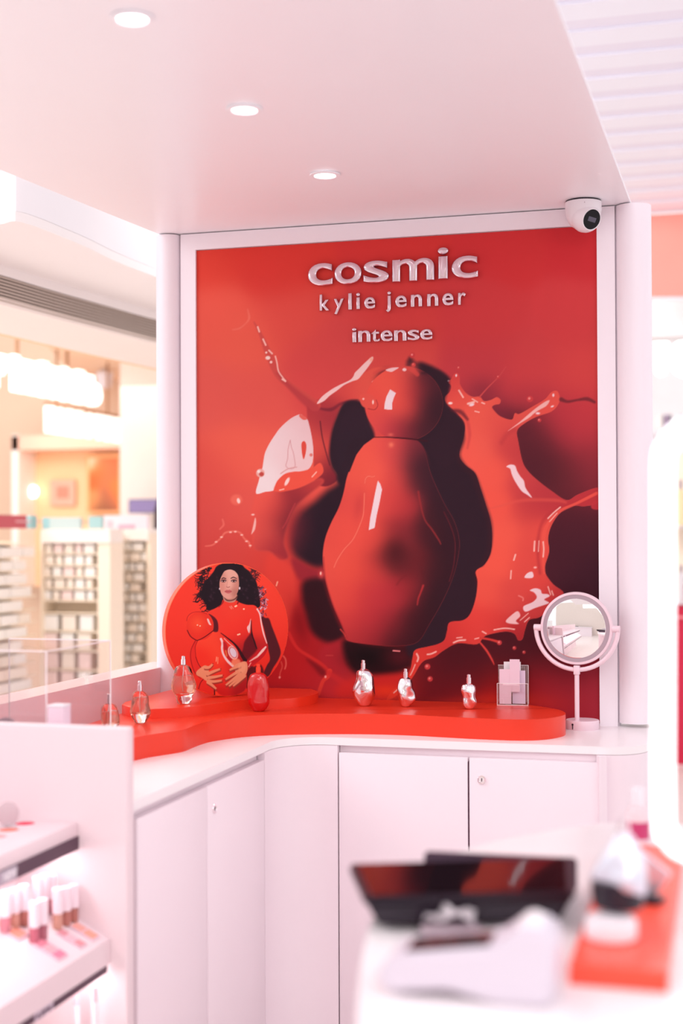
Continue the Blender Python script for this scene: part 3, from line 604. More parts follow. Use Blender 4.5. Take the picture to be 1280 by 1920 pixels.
    A.blob(370, 1168, 15, 15, (248, 84, 52), .85); A.stroke([(351,1182),(357,1193),(367,1200),(372,1200),(384,1194),(399,1183)], 1.6, (96, 12, 22), .8)
    A.stroke([(350,1164),(352,1156),(360,1149),(374,1147),(388,1151)], 1.2, (170, 26, 30), .8, .7)
    A.poly([(388,1160),(391,1161),(394,1168),(396,1172),(392,1171),(389,1165)], (244, 204, 200), .7); A.blob(370, 1172, 1.3, 1.2, (255, 210, 180), hard=.5); A.blob(375, 1173.6, 1.3, 1.2, (255, 210, 180), hard=.5)
    # hands
    HS, HD = (232, 150, 112), (150, 60, 48)
    def bp(x, y): return (340 + x * .1406, 1140 + y * .1406)
    A.poly([bp(*q) for q in ((200,850),(250,802),(310,765),(352,790),(368,850),(382,940),(345,978),(262,925),(203,895))], HS, .8)
    for q in (((320,790),(370,790),(418,745)),((350,880),(430,845),(520,812)),((365,930),(450,918),(545,898)),((360,975),(440,980),(540,966)),((355,990),(410,1030),(465,1080))):
        A.stroke([bp(a, b + 22) for a, b in q], [5.4,4.6,3.2], HD, .8, .8)
        A.stroke([bp(*a) for a in q], [6.4,5,3.2], HS, .7)
    A.poly([bp(*q) for q in ((700,770),(790,722),(862,716),(884,790),(862,880),(800,935),(730,900),(715,830))], HS, .8)
    for q in (((770,770),(700,800),(640,830)),((770,840),(670,900),(585,955)),((780,880),(680,960),(590,1030)),((800,905),(710,980),(632,1045)),((840,905),(760,980),(688,1042))):
        A.stroke([bp(a + 10, b + 20) for a, b in q], [5.6,4.8,3.4], HD, .8, .8)
        A.stroke([bp(*a) for a in q], [6.4,4.8,3.0], HS, .7)
    A.poly([bp(*q) for q in ((760,750),(840,735),(860,800),(820,860),(770,840))], (238, 164, 126), 2, .7)
    for a, b in ((420,742),(524,812),(556,898),(548,968),(470,1084),(634,832),(580,958),(586,1034),(628,1050),(682,1046)): A.blob(*bp(a, b), 1.6, 1.3, (196, 30, 34), .9, hard=.6)
    return A.linear()
# ------------------------------------------------------------------ large structure
WY = 3.886; CZ = .92; CEIL = 2.322
XL, XR = -1.665, -0.346
fl = box('floor', (-1.5, 4.0, -.05), (16, 20, .1), mat('floor_tile', rgb(232, 222, 218), .25, noise=.04)); finish(fl, 'pale polished hall floor under the kiosk', 'floor', kind='structure')
# back wall of the kiosk, proud frame strips round the print
wb = thing('wall_back', 'pale pink kiosk back wall around the red print', 'wall', (-.98, WY, 0)); wb['kind'] = 'structure'
box_between('wall_panel', (-1.607, WY, 0), (XR, WY + .05, CEIL), MT['booth'], wb)
fr = [((-1.607, WY - .012, .92), (-1.560, WY, CEIL - .003)), ((-.398, WY - .012, .92), (-.350, WY, CEIL - .003)), ((-1.560, WY - .012, 2.272), (-.398, WY, CEIL - .003))]
for a, b in fr: box_between('frame_strip', a, b, MT['booth'], wb)
# ceiling slab with three recessed lamps
ca = onZ(300, 440, CEIL); cb = onZ(0, 318, CEIL); dirl = (cb - ca).normalized()
p_far = ca - dirl * .07; p_near = ca + dirl * 5.0
cp = [(p_far.x, p_far.y), (-.307, 3.91), (-.307, -1.1), (p_near.x, -1.1)]
ce = prism('ceiling', cp, CEIL, CEIL + .008, MT['booth_ceiling'], None, smooth=False, world=False)
finish(ce, 'flat pink white canopy over the kiosk with recessed lamps', 'ceiling', kind='structure')
for px, py, lab in ((248, 32, 'round recessed downlight nearest the camera, largest of the three lit ones'), (458, 203, 'middle of the three lit round recessed downlights in the canopy'), (609, 326, 'round recessed downlight nearest the red print, smallest of the three lit ones')):
    c = onZ(px, py, CEIL)
    t = thing('downlight', lab, 'downlight', (c.x, c.y, CEIL), group='recessed downlights in the canopy')
    lathe('trim_ring', [(.0255, -.001), (.037, -.001), (.038, -.003), (.037, -.005), (.0275, -.006), (.0255, -.0035)], MT['booth_ceiling'], t, 40, world=False, cap=False)
    lathe('diffuser', [(.0005, -.003), (.0255, -.003), (.026, -.0012), (.0005, -.0012)], MT['lamp'], t, 40, world=False)
    L = bpy.data.lights.new('downlight_beam', 'SPOT'); L.energy = 5; L.spot_size = math.radians(120); L.spot_blend = .9; L.shadow_soft_size = .03; L.color = (1, .96, .95)
    lo = bpy.data.objects.new('downlight_beam', L); COL.objects.link(lo); lo.location = (c.x, c.y, CEIL - .02)
for y in (1.6, .9, .2):
    L = bpy.data.lights.new('downlight_beam', 'SPOT'); L.energy = 5; L.spot_size = math.radians(120); L.spot_blend = .9; L.shadow_soft_size = .03; L.color = (1, .96, .95)
    lo = bpy.data.objects.new('downlight_beam', L); COL.objects.link(lo); lo.location = (-1.0, y, CEIL - .02)
# rounded wall ends
pl = P(317, 700, 4.20); pr = P(1190, 900, 3.83)
o = lathe('wall_column', [(.0375, 0), (.0375, CEIL - .003)], MT['booth'], None, 48, (pl.x, pl.y, 0), world=False); finish(o, 'slim round white column left of the red print', 'column', kind='structure')
o = lathe('wall_column', [(.048, .93), (.048, CEIL - .003)], MT['booth'], None, 48, (pr.x, pr.y, 0), world=False); finish(o, 'round pink white column right of the red print', 'column', kind='structure')
# low side wall behind the left wing
lw = prism('wall_left', [(-1.665, 4.02), (-1.76, 4.02), (-1.76, .2), (-1.665, .2)], 0, 1.05, mat('side_wall_lacquer', rgb(248, 226, 231), .16), None, smooth=False, world=False)
finish(lw, 'low pink side wall with a white top behind the left counter', 'wall', kind='structure')

# ------------------------------------------------------------------ poster with the liquid splash print
pz0, pz1 = .925, 2.2705; px0, px1 = -1.5595, -.3985
po = thing('poster', 'tall red print of a glossy bottle in splashing red liquid', 'poster', ((px0 + px1) / 2, WY, pz0))
box_between('backing_board', (px0, WY - .003, pz0), (px1, WY, pz1), MT['white'], po)
me, pts = grid_mesh('printed_sheet', (px0, WY - .0045, pz0), (px1 - px0, 0, 0), (0, 0, pz1 - pz0), 570, 660)
X, Y = proj(pts); set_ink(me, paint_splash(X, Y))
link('printed_sheet', me, print_material('splash_print', .5, .1), po, True)
# silver lettering, relief added to give it chrome-like shading
def lettering(root_name, label, items, bold, thick, rnd=.9):
    t = thing(root_name, label, 'sign', tuple(onY(items[0][1], items[0][4], WY - .005)))
    for ch, x0, y0, x1, y1 in items:
        a = onY((x0 + x1) / 2, y1, WY - .0047); b = onY((x0 + x1) / 2, y0, WY - .0047); l = onY(x0, (y0 + y1) / 2, WY - .0047); r = onY(x1, (y0 + y1) / 2, WY - .0047)
        fit_text('letter', ch, (l.x, WY - .0047, a.z), (r.x - l.x, 0, 0), (0, 0, b.z - a.z), (0, -1, 0), MT['silver'], t, 0, thick, rnd, puff=bold)
lettering('lettering_sign', 'large silver word cosmic at the top of the red print',
    [('c', 578.5, 494, 626, 538), ('o', 628, 492, 680, 535), ('s', 682, 489, 731, 532.5), ('m', 736, 485, 816, 529), ('i', 821, 464.5, 842.5, 525), ('c', 847, 480, 898, 524.5)], (-.03, .058), .016, .9)
lettering('lettering_sign', 'silver spaced name in the middle line of the red print',
    [('k', 600, 552, 620.5, 584), ('y', 626, 560, 646.5, 590.5), ('l', 653.5, 550, 661, 582), ('i', 668.5, 549, 676.5, 581), ('e', 683.5, 557, 705, 580.5), ('j', 723, 546.5, 734.5, 587), ('e', 741.5, 554, 764, 578), ('n', 770.5, 552, 792.5, 576.5), ('n', 801, 550.5, 823, 575.5), ('e', 829.5, 549.5, 851.5, 574.5), ('r', 859, 548.5, 875, 573)], (-.024, .055), .010)
lettering('lettering_sign', 'small bold silver word intense, lowest line on the red print',
    [('i', 660.5, 615, 669.5, 643), ('n', 672, 619.5, 695.5, 642.5), ('t', 696.5, 617, 713, 642), ('e', 714, 619, 737, 641.5), ('n', 739, 618.5, 763, 640.5), ('s', 764.5, 618, 787.5, 639.5), ('e', 788, 617, 812, 638.5)], (-.03, .058), .009)

# ------------------------------------------------------------------ worktop and cabinets
FX, FY, RX = -1.162, 3.487, -.250
def arc(cx, cy, r, a0, a1, n=14): return [(cx + r * math.cos(math.radians(a0 + (a1 - a0) * i / n)), cy + r * math.sin(math.radians(a0 + (a1 - a0) * i / n))) for i in range(n + 1)]
RC, RE = .125, .10
front = [(FX, 2.53)] + arc(FX + RC, FY - RC, RC, 180, 90) + arc(RX - RE, FY + RE + .012, RE, -90, 0)
path = front + [(RX, WY + .06)]
zr1 = onY(634, 1398, FY).z; zr0 = onY(634, 1411, FY).z          # finger recess above the doors
top_poly = path + [(-.398, WY + .06), (-.398, WY - .013), (-1.665, WY - .013), (-1.665, 2.53)]
wt = thing('worktop', 'continuous white L-shaped counter top under the red risers', 'counter', (-.9, 3.6, CZ))
prism('top_slab', top_poly, zr1 + .001, CZ, MT['worktop'], wt, bevel=.002)
x_a = onY(634, 1600, FY).x; x_m = onY(878, 1500, FY).x; x_b = onY(1137, 1500, FY).x
y_a = onX(496, 1500, FX).y; y_m = onX(388.5, 1600, FX).y; y_b = 2.603
def wall_strip(name, pts, th, z0, z1, m, parent):
    out = []; n = len(pts)
    for i, p in enumerate(pts):
        a = Vector(pts[max(i - 1, 0)]); b = Vector(pts[min(i + 1, n - 1)]); d = (b - a).normalized(); nn = Vector((-d.y, d.x))
        out.append((p[0] + nn.x * th, p[1] + nn.y * th))
    return prism(name, list(pts) + out[::-1], z0, z1, m, parent)
# plain rounded corner and end panels
t = thing('corner_cabinet', 'curved pink corner panel where the two counter wings meet', 'cabinet', (FX, FY, 0))
wall_strip('curved_panel', [(FX, y_a + .001)] + arc(FX + RC, FY - RC, RC, 180, 90) + [(x_a - .001, FY)], .02, .0, zr1, MT['door'], t)
t = thing('end_cabinet', 'rounded pink end panel of the counter below the round mirror', 'cabinet', (RX, FY, 0))
wall_strip('curved_panel', [(x_b + .001, FY)] + arc(RX - RE, FY + RE + .012, RE, -90, 0) + [(RX, WY + .06)], .02, .0, zr1, MT['door'], t)
def lock(parent, pos, nrm):
    q = Vector(nrm).to_track_quat('Z', 'Y').to_matrix().to_4x4()
    k = lathe('lock', [(.0005, .0), (.0105, .0), (.011, .0015), (.0105, .003), (.0075, .0035), (.007, .0022), (.0005, .0022)], MT['chrome'], parent, 28, pos, q, world=False)
    bm = bmesh.new(); add_box(bm, Vector(pos) + Vector(nrm) * .0026, (.0022, .0022, .008) if abs(nrm[1]) > .5 else (.0022, .0022, .008)); kk = bobj('keyhole', bm, MT['black'], k, world=False)
g = .0022
# right run : two doors
t = thing('base_cabinet', 'pale pink two-door base cabinet under the main counter run', 'cabinet', ((x_a + x_b) / 2, FY, 0))
box_between('carcass', (x_a, FY + .0205, .0), (x_b, FY + .36, zr1 - .001), MT['door'], t)
for i, (a, b) in enumerate(((x_a, x_m), (x_m, x_b))):
    d = box_between('door', (a + g, FY, .08), (b - g * (.9 if i == 0 else .6), FY + .019, zr0), MT['door'], t, bevel=.0012)
    if i == 1:
        lp = onY(903, 1462, FY); off = Vector(t.location)
        lock(d, (lp.x, FY, lp.z), (0, -1, 0))
box_between('gap_shade_strip', (x_m - .003, FY + .002, .08), (x_m + .003, FY + .0215, zr0 - .01), MT['dark'], t)  # dark strip standing in for the shade between the two doors
# left run : two doors
t = thing('base_cabinet', 'pale pink two-door base cabinet under the left counter wing', 'cabinet', (FX, (y_a + y_b) / 2, 0))
box_between('carcass', (FX - .36, y_b - .02, .0), (FX - .0205, y_a, zr1 - .001), MT['door'], t)
for i, (a, b) in enumerate(((y_b - .03, y_m), (y_m, y_a))):
    d = box_between('door', (FX - .019, a + g * .6, .08), (FX, b - g * .6, zr0), MT['door'], t, bevel=.0012)
    if i == 1:
        lp = onX(401, 1516, FX); lock(d, (FX, lp.y, lp.z), (1, 0, 0))

# ------------------------------------------------------------------ red risers
Z1 = .973; Z2 = .998
def zpts(L, z): return [(onZ(a, b, z).x, onZ(a, b, z).y) for a, b in L]
fr1 = zpts([(255, 1382.5), (277, 1378), (308, 1373.5), (335, 1369.5), (348, 1366.5), (362, 1361), (378, 1355.5), (394, 1351.5), (420, 1347.5), (460, 1343), (520, 1339.8), (600, 1338.4), (670, 1338.3), (729, 1339.2), (780, 1341), (832, 1343.6), (880, 1346), (930, 1348), (964, 1349), (1000, 1348.8), (1029, 1346.6), (1048, 1343.4), (1057, 1340.8), (1060, 1338), (1057, 1334.5), (1048, 1331), (1029, 1327)], Z1)
fr1 = [(a.x, a.y) for a in cat_rom([(p[0], p[1], 0) for p in fr1], 4)]
out1 = [(-1.40, 2.94)] + fr1 + [(-.60, WY - .016), (-1.60, WY - .016), (-1.585, 3.45), (-1.578, 3.216), (-1.572, 2.94)]
o = prism('riser', out1, CZ, Z1, MT['red'], None, bevel=.0012, world=False); finish(o, 'long wavy red riser lying along the whole white counter', 'display riser')
f2 = zpts([(281, 1329.5), (305, 1328.6), (329, 1327.4), (367, 1324.6), (393, 1321), (420, 1317), (445, 1313.5), (475, 1312), (510, 1311.2), (548, 1309.4), (575, 1305.5), (590, 1302), (596.5, 1298.5), (594, 1295.5), (586, 1292.8)], Z2)
f2 = [(a.x, a.y) for a in cat_rom([(p[0], p[1], 0) for p in f2], 4)]
out2 = [(-1.558, 3.385)] + f2 + [(-1.30, WY - .018), (-1.588, WY - .018), (-1.592, 3.74), (-1.593, 3.452), (-1.582, 3.41)]
out2 = [(-1.575, 3.395), (-1.535, 3.352)] + f2 + [(-1.21, WY - .018), (-1.588, WY - .018), (-1.592, 3.452)]
o = prism('riser', out2, Z1, Z2, MT['red'], None, bevel=.0012, world=False); finish(o, 'small thin red riser under the round portrait board, on the long riser', 'display riser')

# ------------------------------------------------------------------ round portrait board
dc = onZ(426, 1306, Z2); R = .1815; rz = math.radians(44)
dcx, dcy = dc.x - .006, dc.y + .01
t = thing('portrait_board', 'round red board printed with a dark-haired person in red latex', 'display board', (dcx, dcy, Z2), rz)
cm = Vector((0, 0, R))
q = Matrix.Rotation(math.radians(90), 4, 'X')
bm = bmesh.new(); add_lathe(bm, [(R - .0012, -.0125), (R, -.0113), (R, .0113), (R - .0012, .0125)], 96, (0, 0, R), q)
bobj('board', bm, mat('board_edge', rgb(248, 96, 58), .35), t, True, False)
me, pts = grid_mesh('printed_face', (-R + .0008, -.0131, .0008), (2 * R - .0016, 0, 0), (0, 0, 2 * R - .0016), 330, 330, keep=lambda a, b: (a - .5) ** 2 + (b - .5) ** 2 < .25)
wm_ = np.array(Matrix.Translation((dcx, dcy, Z2)) @ Matrix.Rotation(rz, 4, 'Z'))
X, Y = proj(pts @ wm_[:3, :3].T + wm_[:3, 3]); set_ink(me, paint_portrait(X, Y))
link('printed_face', me, print_material('portrait_print', .4, .12), t)

# ------------------------------------------------------------------ perfume bottles
def body_mesh(name, prof, H, lobes, seg=56, squash=.72, inset=0.0, twist=0.0):
    """prof: (height fraction, half width fraction of H, sideways shift)"""
    P3 = cat_rom([(p[0], p[1], p[2]) for p in prof], 6)
    bm = bmesh.new(); rings = []
    for p in P3:
        z = p.x * H; r = max(p.y * H - inset, .0006); sh = p.z * H; ring = []
        for k in range(seg):
            a = 2 * math.pi * k / seg
            env = math.sin(math.pi * min(max(p.x, 0), 1)) ** .6 if 0 < p.x < 1 else 0
            wob = 0
            for (fa, fz, amp, ph) in lobes: wob += amp * math.sin(fa * a + fz * p.x + ph)
            f = 1 + wob * env * (.35 + .65 * abs(math.sin(a)))
            x = r * math.cos(a) * (1 + wob * env * .15) + sh; y = r * squash * math.sin(a) * f
            ring.append(bm.verts.new((x, y, z)))
        rings.append(ring)
    for a, b in zip(rings, rings[1:]):
        for k in range(seg): bm.faces.new((a[k], a[(k + 1) % seg], b[(k + 1) % seg], b[k]))
    bm.faces.new(rings[0][::-1]); bm.faces.new(rings[-1])
    return mesh_from(bm, name, True, 60)
def sprayer(t, z, s, m, r=.0052, h=.014, shift=0):
    lathe('collar', [(r, z - .002), (r, z + h * .98), (r * .92, z + h)], m, t, 28, (shift, 0, 0), world=False)
    k = lathe('spray_cap', [(r * .76, z + h), (r * .76, z + h + .0075), (r * .6, z + h + .0085)], m, t, 28, (shift, 0, 0), world=False)
PW = FPX
def px_bottle(px, base, top, body_top, rows, z, label, m, kind, lobes, depth_shift=0, squash=.72, twist=0, group=None):
    """rows: (y pixel, left pixel, right pixel) silhouette of the body read off the photograph"""
    p = onZ(px, base, z); d = depth_of(p); k = d / FPX
    H = (base - body_top) * k; cx = (rows[-1][1] + rows[-1][2]) / 2
    prof = [(0, .5 * (rows[-1][2] - rows[-1][1]) * k / H * .55, 0)]
    for y, l, r_ in rows[::-1]: prof.append(((base - y) * k / H, .5 * (r_ - l) * k / H, ((l + r_) / 2 - cx) * k / H))
    ang = math.atan2(CR.y, CR.x)
    t = thing('perfume_bottle', label, 'perfume bottle', (p.x, p.y + .004, z), ang, group)
    sh = prof[-1][2] * H
    if kind == 'glass':
        body = link('glass_body', body_mesh('glass_body', prof, H, lobes, squash=squash), MT['glass'], t)
        lp = [(q[0], q[1] * .86, q[2]) for q in prof if .27 < q[0] < .80]
        lp = [(lp[0][0] - .012, lp[0][1] * .62, lp[0][2])] + lp + [(lp[-1][0] + .035, lp[-1][1] * .9, lp[-1][2])]
        link('liquid', body_mesh('liquid', lp, H, lobes, squash=squash * .9), MT['liquid'], t)
        link('dip_tube', mesh_from((lambda b: (add_tube(b, [(sh, 0, H * .34), (sh, 0, H * .97)], .0009, 8), b)[1])(bmesh.new()), 'dip_tube', True), MT['white'], t)
        sprayer(t, H * .985, k, MT['chrome'], r=4.6 * k, h=(body_top - top) * k * .62, shift=sh)
    else:
        link('body', body_mesh('body', prof, H, lobes, squash=squash), m, t)
        sprayer(t, H * .985, k, MT['chrome'] if kind == 'chrome' else MT['red_matt'], r=4.7 * k, h=(body_top - top) * k * .62, shift=sh)
    return t
GL = [(2, 4.5, .10, .6), (3, -6, .07, 2.0)]
px_bottle(343, 1320, 1229, 1245, [(1246, 337, 347), (1249, 330, 352), (1254, 326, 356), (1259, 324.5, 358), (1271, 321.5, 362), (1282, 319, 365.5), (1290, 319, 365), (1298, 322, 363), (1305, 326.5, 359), (1314, 329, 356.5), (1319, 331, 353)], Z2,
    'clear glass perfume bottle with peach liquid on the small riser, before the portrait board', None, 'glass', GL, group='clear glass perfume bottles with peach liquid')
px_bottle(262, 1356, 1276, 1294, [(1295, 257, 266), (1298, 250, 270), (1302, 248, 275), (1310, 247, 278), (1322, 244, 279), (1330, 243, 281), (1337, 243, 282), (1345, 246, 279), (1351, 250, 275), (1355, 253, 272)], Z1,
    'clear glass perfume bottle on the long riser, just left of the small riser end', None, 'glass', [(2, 5, .12, 2.2), (3, 4, .06, .4)], group='clear glass perfume bottles with peach liquid')
px_bottle(205, 1374, 1300, 1318, [(1319, 199, 209), (1322, 193, 215), (1327, 190, 219), (1336, 189, 222), (1346, 189, 224), (1355, 190, 224), (1363, 193, 221), (1369, 196, 217), (1373, 198, 214)], Z1,
    'clear glass perfume bottle behind the acrylic case edge, base hidden by the white panel', None, 'glass', [(2, 4, .1, 1.2), (3, 5, .06, 1.4)], group='clear glass perfume bottles with peach liquid')
px_bottle(484, 1334, 1244, 1260, [(1261, 479, 489), (1264, 471, 496), (1269, 467, 500), (1280, 464, 503), (1291, 463.5, 504), (1307, 464, 504), (1318, 465, 504), (1326, 469, 501), (1331, 472, 497), (1333.5, 475, 494)], Z1,
    'opaque glossy red perfume bottle in front of the small riser', MT['red_gloss'], 'red', [(2, 4.0, .16, .3), (1, 6, .08, 1.0)], squash=.7)
CL = [(2, 5.5, .20, .5), (3, -7, .10, 1.1), (1, 9, .08, 0)]
px_bottle(682, 1324, 1236, 1253, [(1254, 677.5, 687.5), (1257.5, 671, 695), (1262.5, 668.5, 699), (1270, 668, 702), (1276, 667, 703), (1285, 664, 704), (1295, 662.5, 704.5), (1305, 664, 704), (1314, 668, 700), (1320, 672, 697), (1323.5, 675, 693)], Z1,
    'tallest chrome perfume bottle, left of the three on the long riser', MT['chrome'], 'chrome', CL, group='chrome perfume bottles on the long riser')
px_bottle(760, 1325.5, 1252.5, 1269, [(1270, 755.5, 765), (1273, 750, 771), (1278, 747, 773), (1284, 745, 774), (1291, 744, 775), (1298, 745, 778), (1304, 746, 779), (1311, 747, 779), (1317, 749, 775), (1322, 751, 770), (1325, 754, 767)], Z1,
    'middle chrome perfume bottle with a slanted bulging body', MT['chrome'], 'chrome', [(2, -6.0, .22, 2.2), (3, 6, .10, .1), (1, 8, .08, 2)], group='chrome perfume bottles on the long riser')
px_bottle(879, 1330, 1263.5, 1280, [(1281, 874.5, 883), (1284, 867, 888), (1289, 864.5, 891), (1296, 864, 892), (1302, 866, 891), (1307, 867.5, 891), (1313, 867, 893), (1319, 867, 893), (1325, 869, 890), (1328.5, 872, 887)], Z1,
    'smallest chrome perfume bottle with a pinched waist, beside the card holder', MT['chrome'], 'chrome', [(2, 7.0, .18, 1.2), (3, 5, .12, 2.1)], group='chrome perfume bottles on the long riser')

# ------------------------------------------------------------------ acrylic holder with blotter cards
p = onZ(960, 1322, Z1); k = depth_of(p) / FPX; ang = math.radians(6)
t = thing('card_holder', 'small clear ribbed acrylic holder on the right of the long riser', 'holder', (p.x, p.y + .012, Z1), ang)
W_, D_ = 57 * k, .040; th = .0016
def hb(name, lo, hi, m=None, par=None): return box_between(name, lo, hi, m or MT['pane'], par or t, bevel=.0004, world=False)
hb('front_panel', (-W_ / 2, -D_ / 2, 0), (W_ / 2, -D_ / 2 + th, .066 * .9)); hb('base_panel', (-W_ / 2 + th, -D_ / 2 + th, 0), (W_ / 2 - th, D_ / 2, th))
hb('side_panel', (-W_ / 2, -D_ / 2 + th, 0), (-W_ / 2 + th, D_ / 2, .058)); hb('side_panel', (W_ / 2 - th, -D_ / 2 + th, 0), (W_ / 2, D_ / 2, .058)); hb('divider', (-.003, -D_ / 2 + th, th), (-.001, D_ / 2, .056))
bk = hb('back_panel', (-W_ / 2, D_ / 2, 0), (W_ / 2, D_ / 2 + th, .106))
for i in range(24):
    x = -W_ / 2 + (i + .5) * W_ / 24
    box('rib', (x, D_ / 2 + th + .0006, .055), (.0007, .0012, .100), MT['edge'], bk, world=False)
for a_, b_ in (((-W_ / 2, -D_ / 2, 0), (-W_ / 2, -D_ / 2, .059)), ((W_ / 2, -D_ / 2, 0), (W_ / 2, -D_ / 2, .059)), ((-W_ / 2, -D_ / 2, .059), (W_ / 2, -D_ / 2, .059)), ((-W_ / 2, -D_ / 2, .0005), (W_ / 2, -D_ / 2, .0005)), ((W_ / 2, D_ / 2, 0), (W_ / 2, D_ / 2, .105)), ((-W_ / 2, D_ / 2, .105), (W_ / 2, D_ / 2, .105)), ((W_ / 2, -D_ / 2, .059), (W_ / 2, D_ / 2, .059)), ((W_ / 2, -D_ / 2, .0005), (W_ / 2, D_ / 2, .0005))):
    tube('polished_edge', [a_, b_], .0007, MT['edge'], t, 8, world=False)
tx, ty, tz = t.location; cs, sn = math.cos(ang), math.sin(ang)
def card(x, y, z0, w_, h, m, lab, tilt=0.0):
    c = box('blotter_card', (0, 0, h / 2), (w_, .0007, h), m, None, Matrix.Rotation(tilt, 4, 'Y'), world=False)
    c.location = (tx + x * cs - y * sn, ty + x * sn + y * cs, tz + z0); c.rotation_euler = (0, 0, ang)
    finish(c, lab, 'paper card', 'pink blotter cards in the acrylic holder')
card(-.0195, -.013, .003, .032, .094, MT['card'], 'wide pale pink card in the left pocket of the clear holder')
card(-.0195, -.010, .003, .030, .092, MT['card_white'], 'white card just behind the wide pink one in the left pocket')
card(.006, -.014, .036, .027, .088, MT['card'], 'tall narrow pink card standing highest in the clear holder')
card(.0165, -.004, .003, .035, .090, mat('lilac_card', rgb(232, 214, 238), .5), 'lilac card in the right pocket behind the tall pink card')
card(-.002, .012, .030, .046, .085, MT['card_white'], 'white rounded card against the ribbed back of the clear holder')

# ------------------------------------------------------------------ round mirror on a stand
p = onZ(1092, 1360, CZ); k = 3.76 / FPX
pm = P(1080.5, 1178, 3.76); ax = pm.x
t = thing('vanity_mirror', 'round pink-white tilting vanity mirror on the right end of the counter', 'mirror', (ax, pm.y, CZ))
bx = P(1091.5, 1350, 3.77)
lathe('base', [(.001, 0), (.0435, 0), (.044, .002), (.044, .021), (.0425, .024), (.001, .0245)], MT['pinkplastic'], t, 48, (bx.x, bx.y, CZ), world=True)
tube('pole', [(ax, pm.y, CZ + .024), (ax, pm.y, P(1081, 1262, 3.76).z)], 4.4 * k, MT['pinkplastic'], t, 20)
zc = P(1081, 1256, 3.76).z
bm = bmesh.new(); add_box(bm, (ax, pm.y, zc), (11.5 * k, 11.5 * k, 17 * k), None, .002); bobj('pole_clamp', bm, MT['pinkplastic'], t, True)
nrm = Vector((-.10, -1, -.01)).normalized()      # the mirror looks at the shop floor
rt = Vector((0, 0, 1)).cross(-nrm).normalized() * 1.0; rt = Vector((nrm.y * -1, nrm.x, 0)).normalized() if rt.x < 0 else rt
upv = Vector((0, 0, 1))
rY = 77.5 * k
arcp = [pm + rt * (rY * math.cos(math.radians(a))) + upv * (rY * math.sin(math.radians(a))) for a in range(-180, 1, 6)]
tube('yoke', arcp, 4.3 * k, MT['pinkplastic'], t, 14)
for s_ in (-1, 1):
    c = pm + rt * (s_ * 75 * k)
    tube('pivot_knob', [c - rt * (s_ * 8 * k), c + rt * (s_ * 6 * k)], 6.3 * k, MT['pinkplastic'], t, 20)
qm = nrm.to_track_quat('Z', 'Y').to_matrix().to_4x4()
lathe('housing', [(66.5 * k, -.008), (68 * k, -.006), (68.5 * k, .002), (67.5 * k, .006), (63.5 * k, .0065), (63 * k, .004), (30 * k, .0035), (30 * k, -.008)], MT['pinkplastic'], t, 96, pm, qm)
lathe('light_ring', [(54.5 * k, .0036), (54.5 * k, .0052), (63.3 * k, .0052), (63.3 * k, .0036)], MT['grey'], t, 96, pm, qm, cap=False)
lathe('mirror_glass', [(.001, .0042), (55 * k, .0042), (55.6 * k, .0056), (54.8 * k, .006), (.001, .006)], MT['mirror'], t, 96, pm, qm)
kb = P(1067, 1358, 3.728)
b_ = Vector((bx.x, bx.y, 0)); dv = (Vector((kb.x, kb.y, 0)) - b_).normalized()
kx = b_ + dv * .0443
lathe('power_socket', [(.0005, 0), (.0028, 0), (.0028, .001), (.0005, .001)], MT['black'], t, 16, (kx.x, kx.y, CZ + .015), dv.to_track_quat('Z', 'Y').to_matrix().to_4x4())
box('switch_slot', (kx.x, kx.y, CZ + .0075), (.002, .0022, .010), MT['black'], t, Matrix.Rotation(math.atan2(dv.y, dv.x) + math.pi / 2, 4, 'Z'))

# ------------------------------------------------------------------ dome security camera
pc = onZ(1093, 377, CEIL); d = depth_of(pc); k = d / FPX
pc = Vector((pc.x, pc.y, CEIL))
t = thing('security_camera', 'white ball security camera hanging under the canopy by the print corner', 'camera', tuple(pc))
r0 = 34 * k
lathe('ceiling_gasket', [(r0 * .96, -.0005), (r0 * .97, -.0045), (.001, -.0045), (.001, -.0005)], MT['black'], t, 48, world=False)
hs = lathe('housing', [(r0 * .4, -.0045), (r0, -.0045), (r0 * 1.0, -.012), (r0 * .99, -.026), (r0 * .94, -.040), (r0 * .84, -.054), (r0 * .7, -.065), (r0 * .45, -.072), (.001, -.074)], MT['white'], t, 56, world=False)
lathe('screw', [(.0004, 0), (.0012, 0), (.0012, .0006), (.0004, .0006)], MT['grey'], hs, 10, Vector((.009, -r0 * .985, -.014)), Matrix.Rotation(math.radians(90), 4, 'X'), world=False)
ld = (_r0 * .48 - _f0 * .92 + Vector((0, 0, -.42))).normalized()
ballc = _r0 * (2.5 * k) - _f0 * .012 + Vector((0, 0, -.046))
ql = ld.to_track_quat('Z', 'Y').to_matrix().to_4x4()
rb = r0 * .84
prof = [(rb * math.sin(math.radians(a)), rb * math.cos(math.radians(a))) for a in (150, 130, 110, 90, 75, 62, 52, 46)]
eb = lathe('eyeball', prof[:-1] + [(rb * .735, rb * .70), (rb * .70, rb * .735), (rb * .66, rb * .72)], MT['white'], t, 56, ballc, ql, world=False)
lathe('lens_window', [(.0005, rb * .74), (rb * .645, rb * .735), (rb * .665, rb * .70), (.0005, rb * .70)], MT['lens_black'], t, 48, ballc, ql, world=False)
bm = bmesh.new(); add_box(bm, (0, 0, rb * .745), (rb * .62, rb * .30, .001)); bmesh.ops.transform(bm, matrix=Matrix.Translation(ballc) @ ql @ Matrix.Rotation(math.radians(-8), 4, 'Z'), verts=bm.verts[:])
bobj('lens_bar', bm, mat('lens_bar_grey', rgb(84, 80, 96), .3), t, False, False)
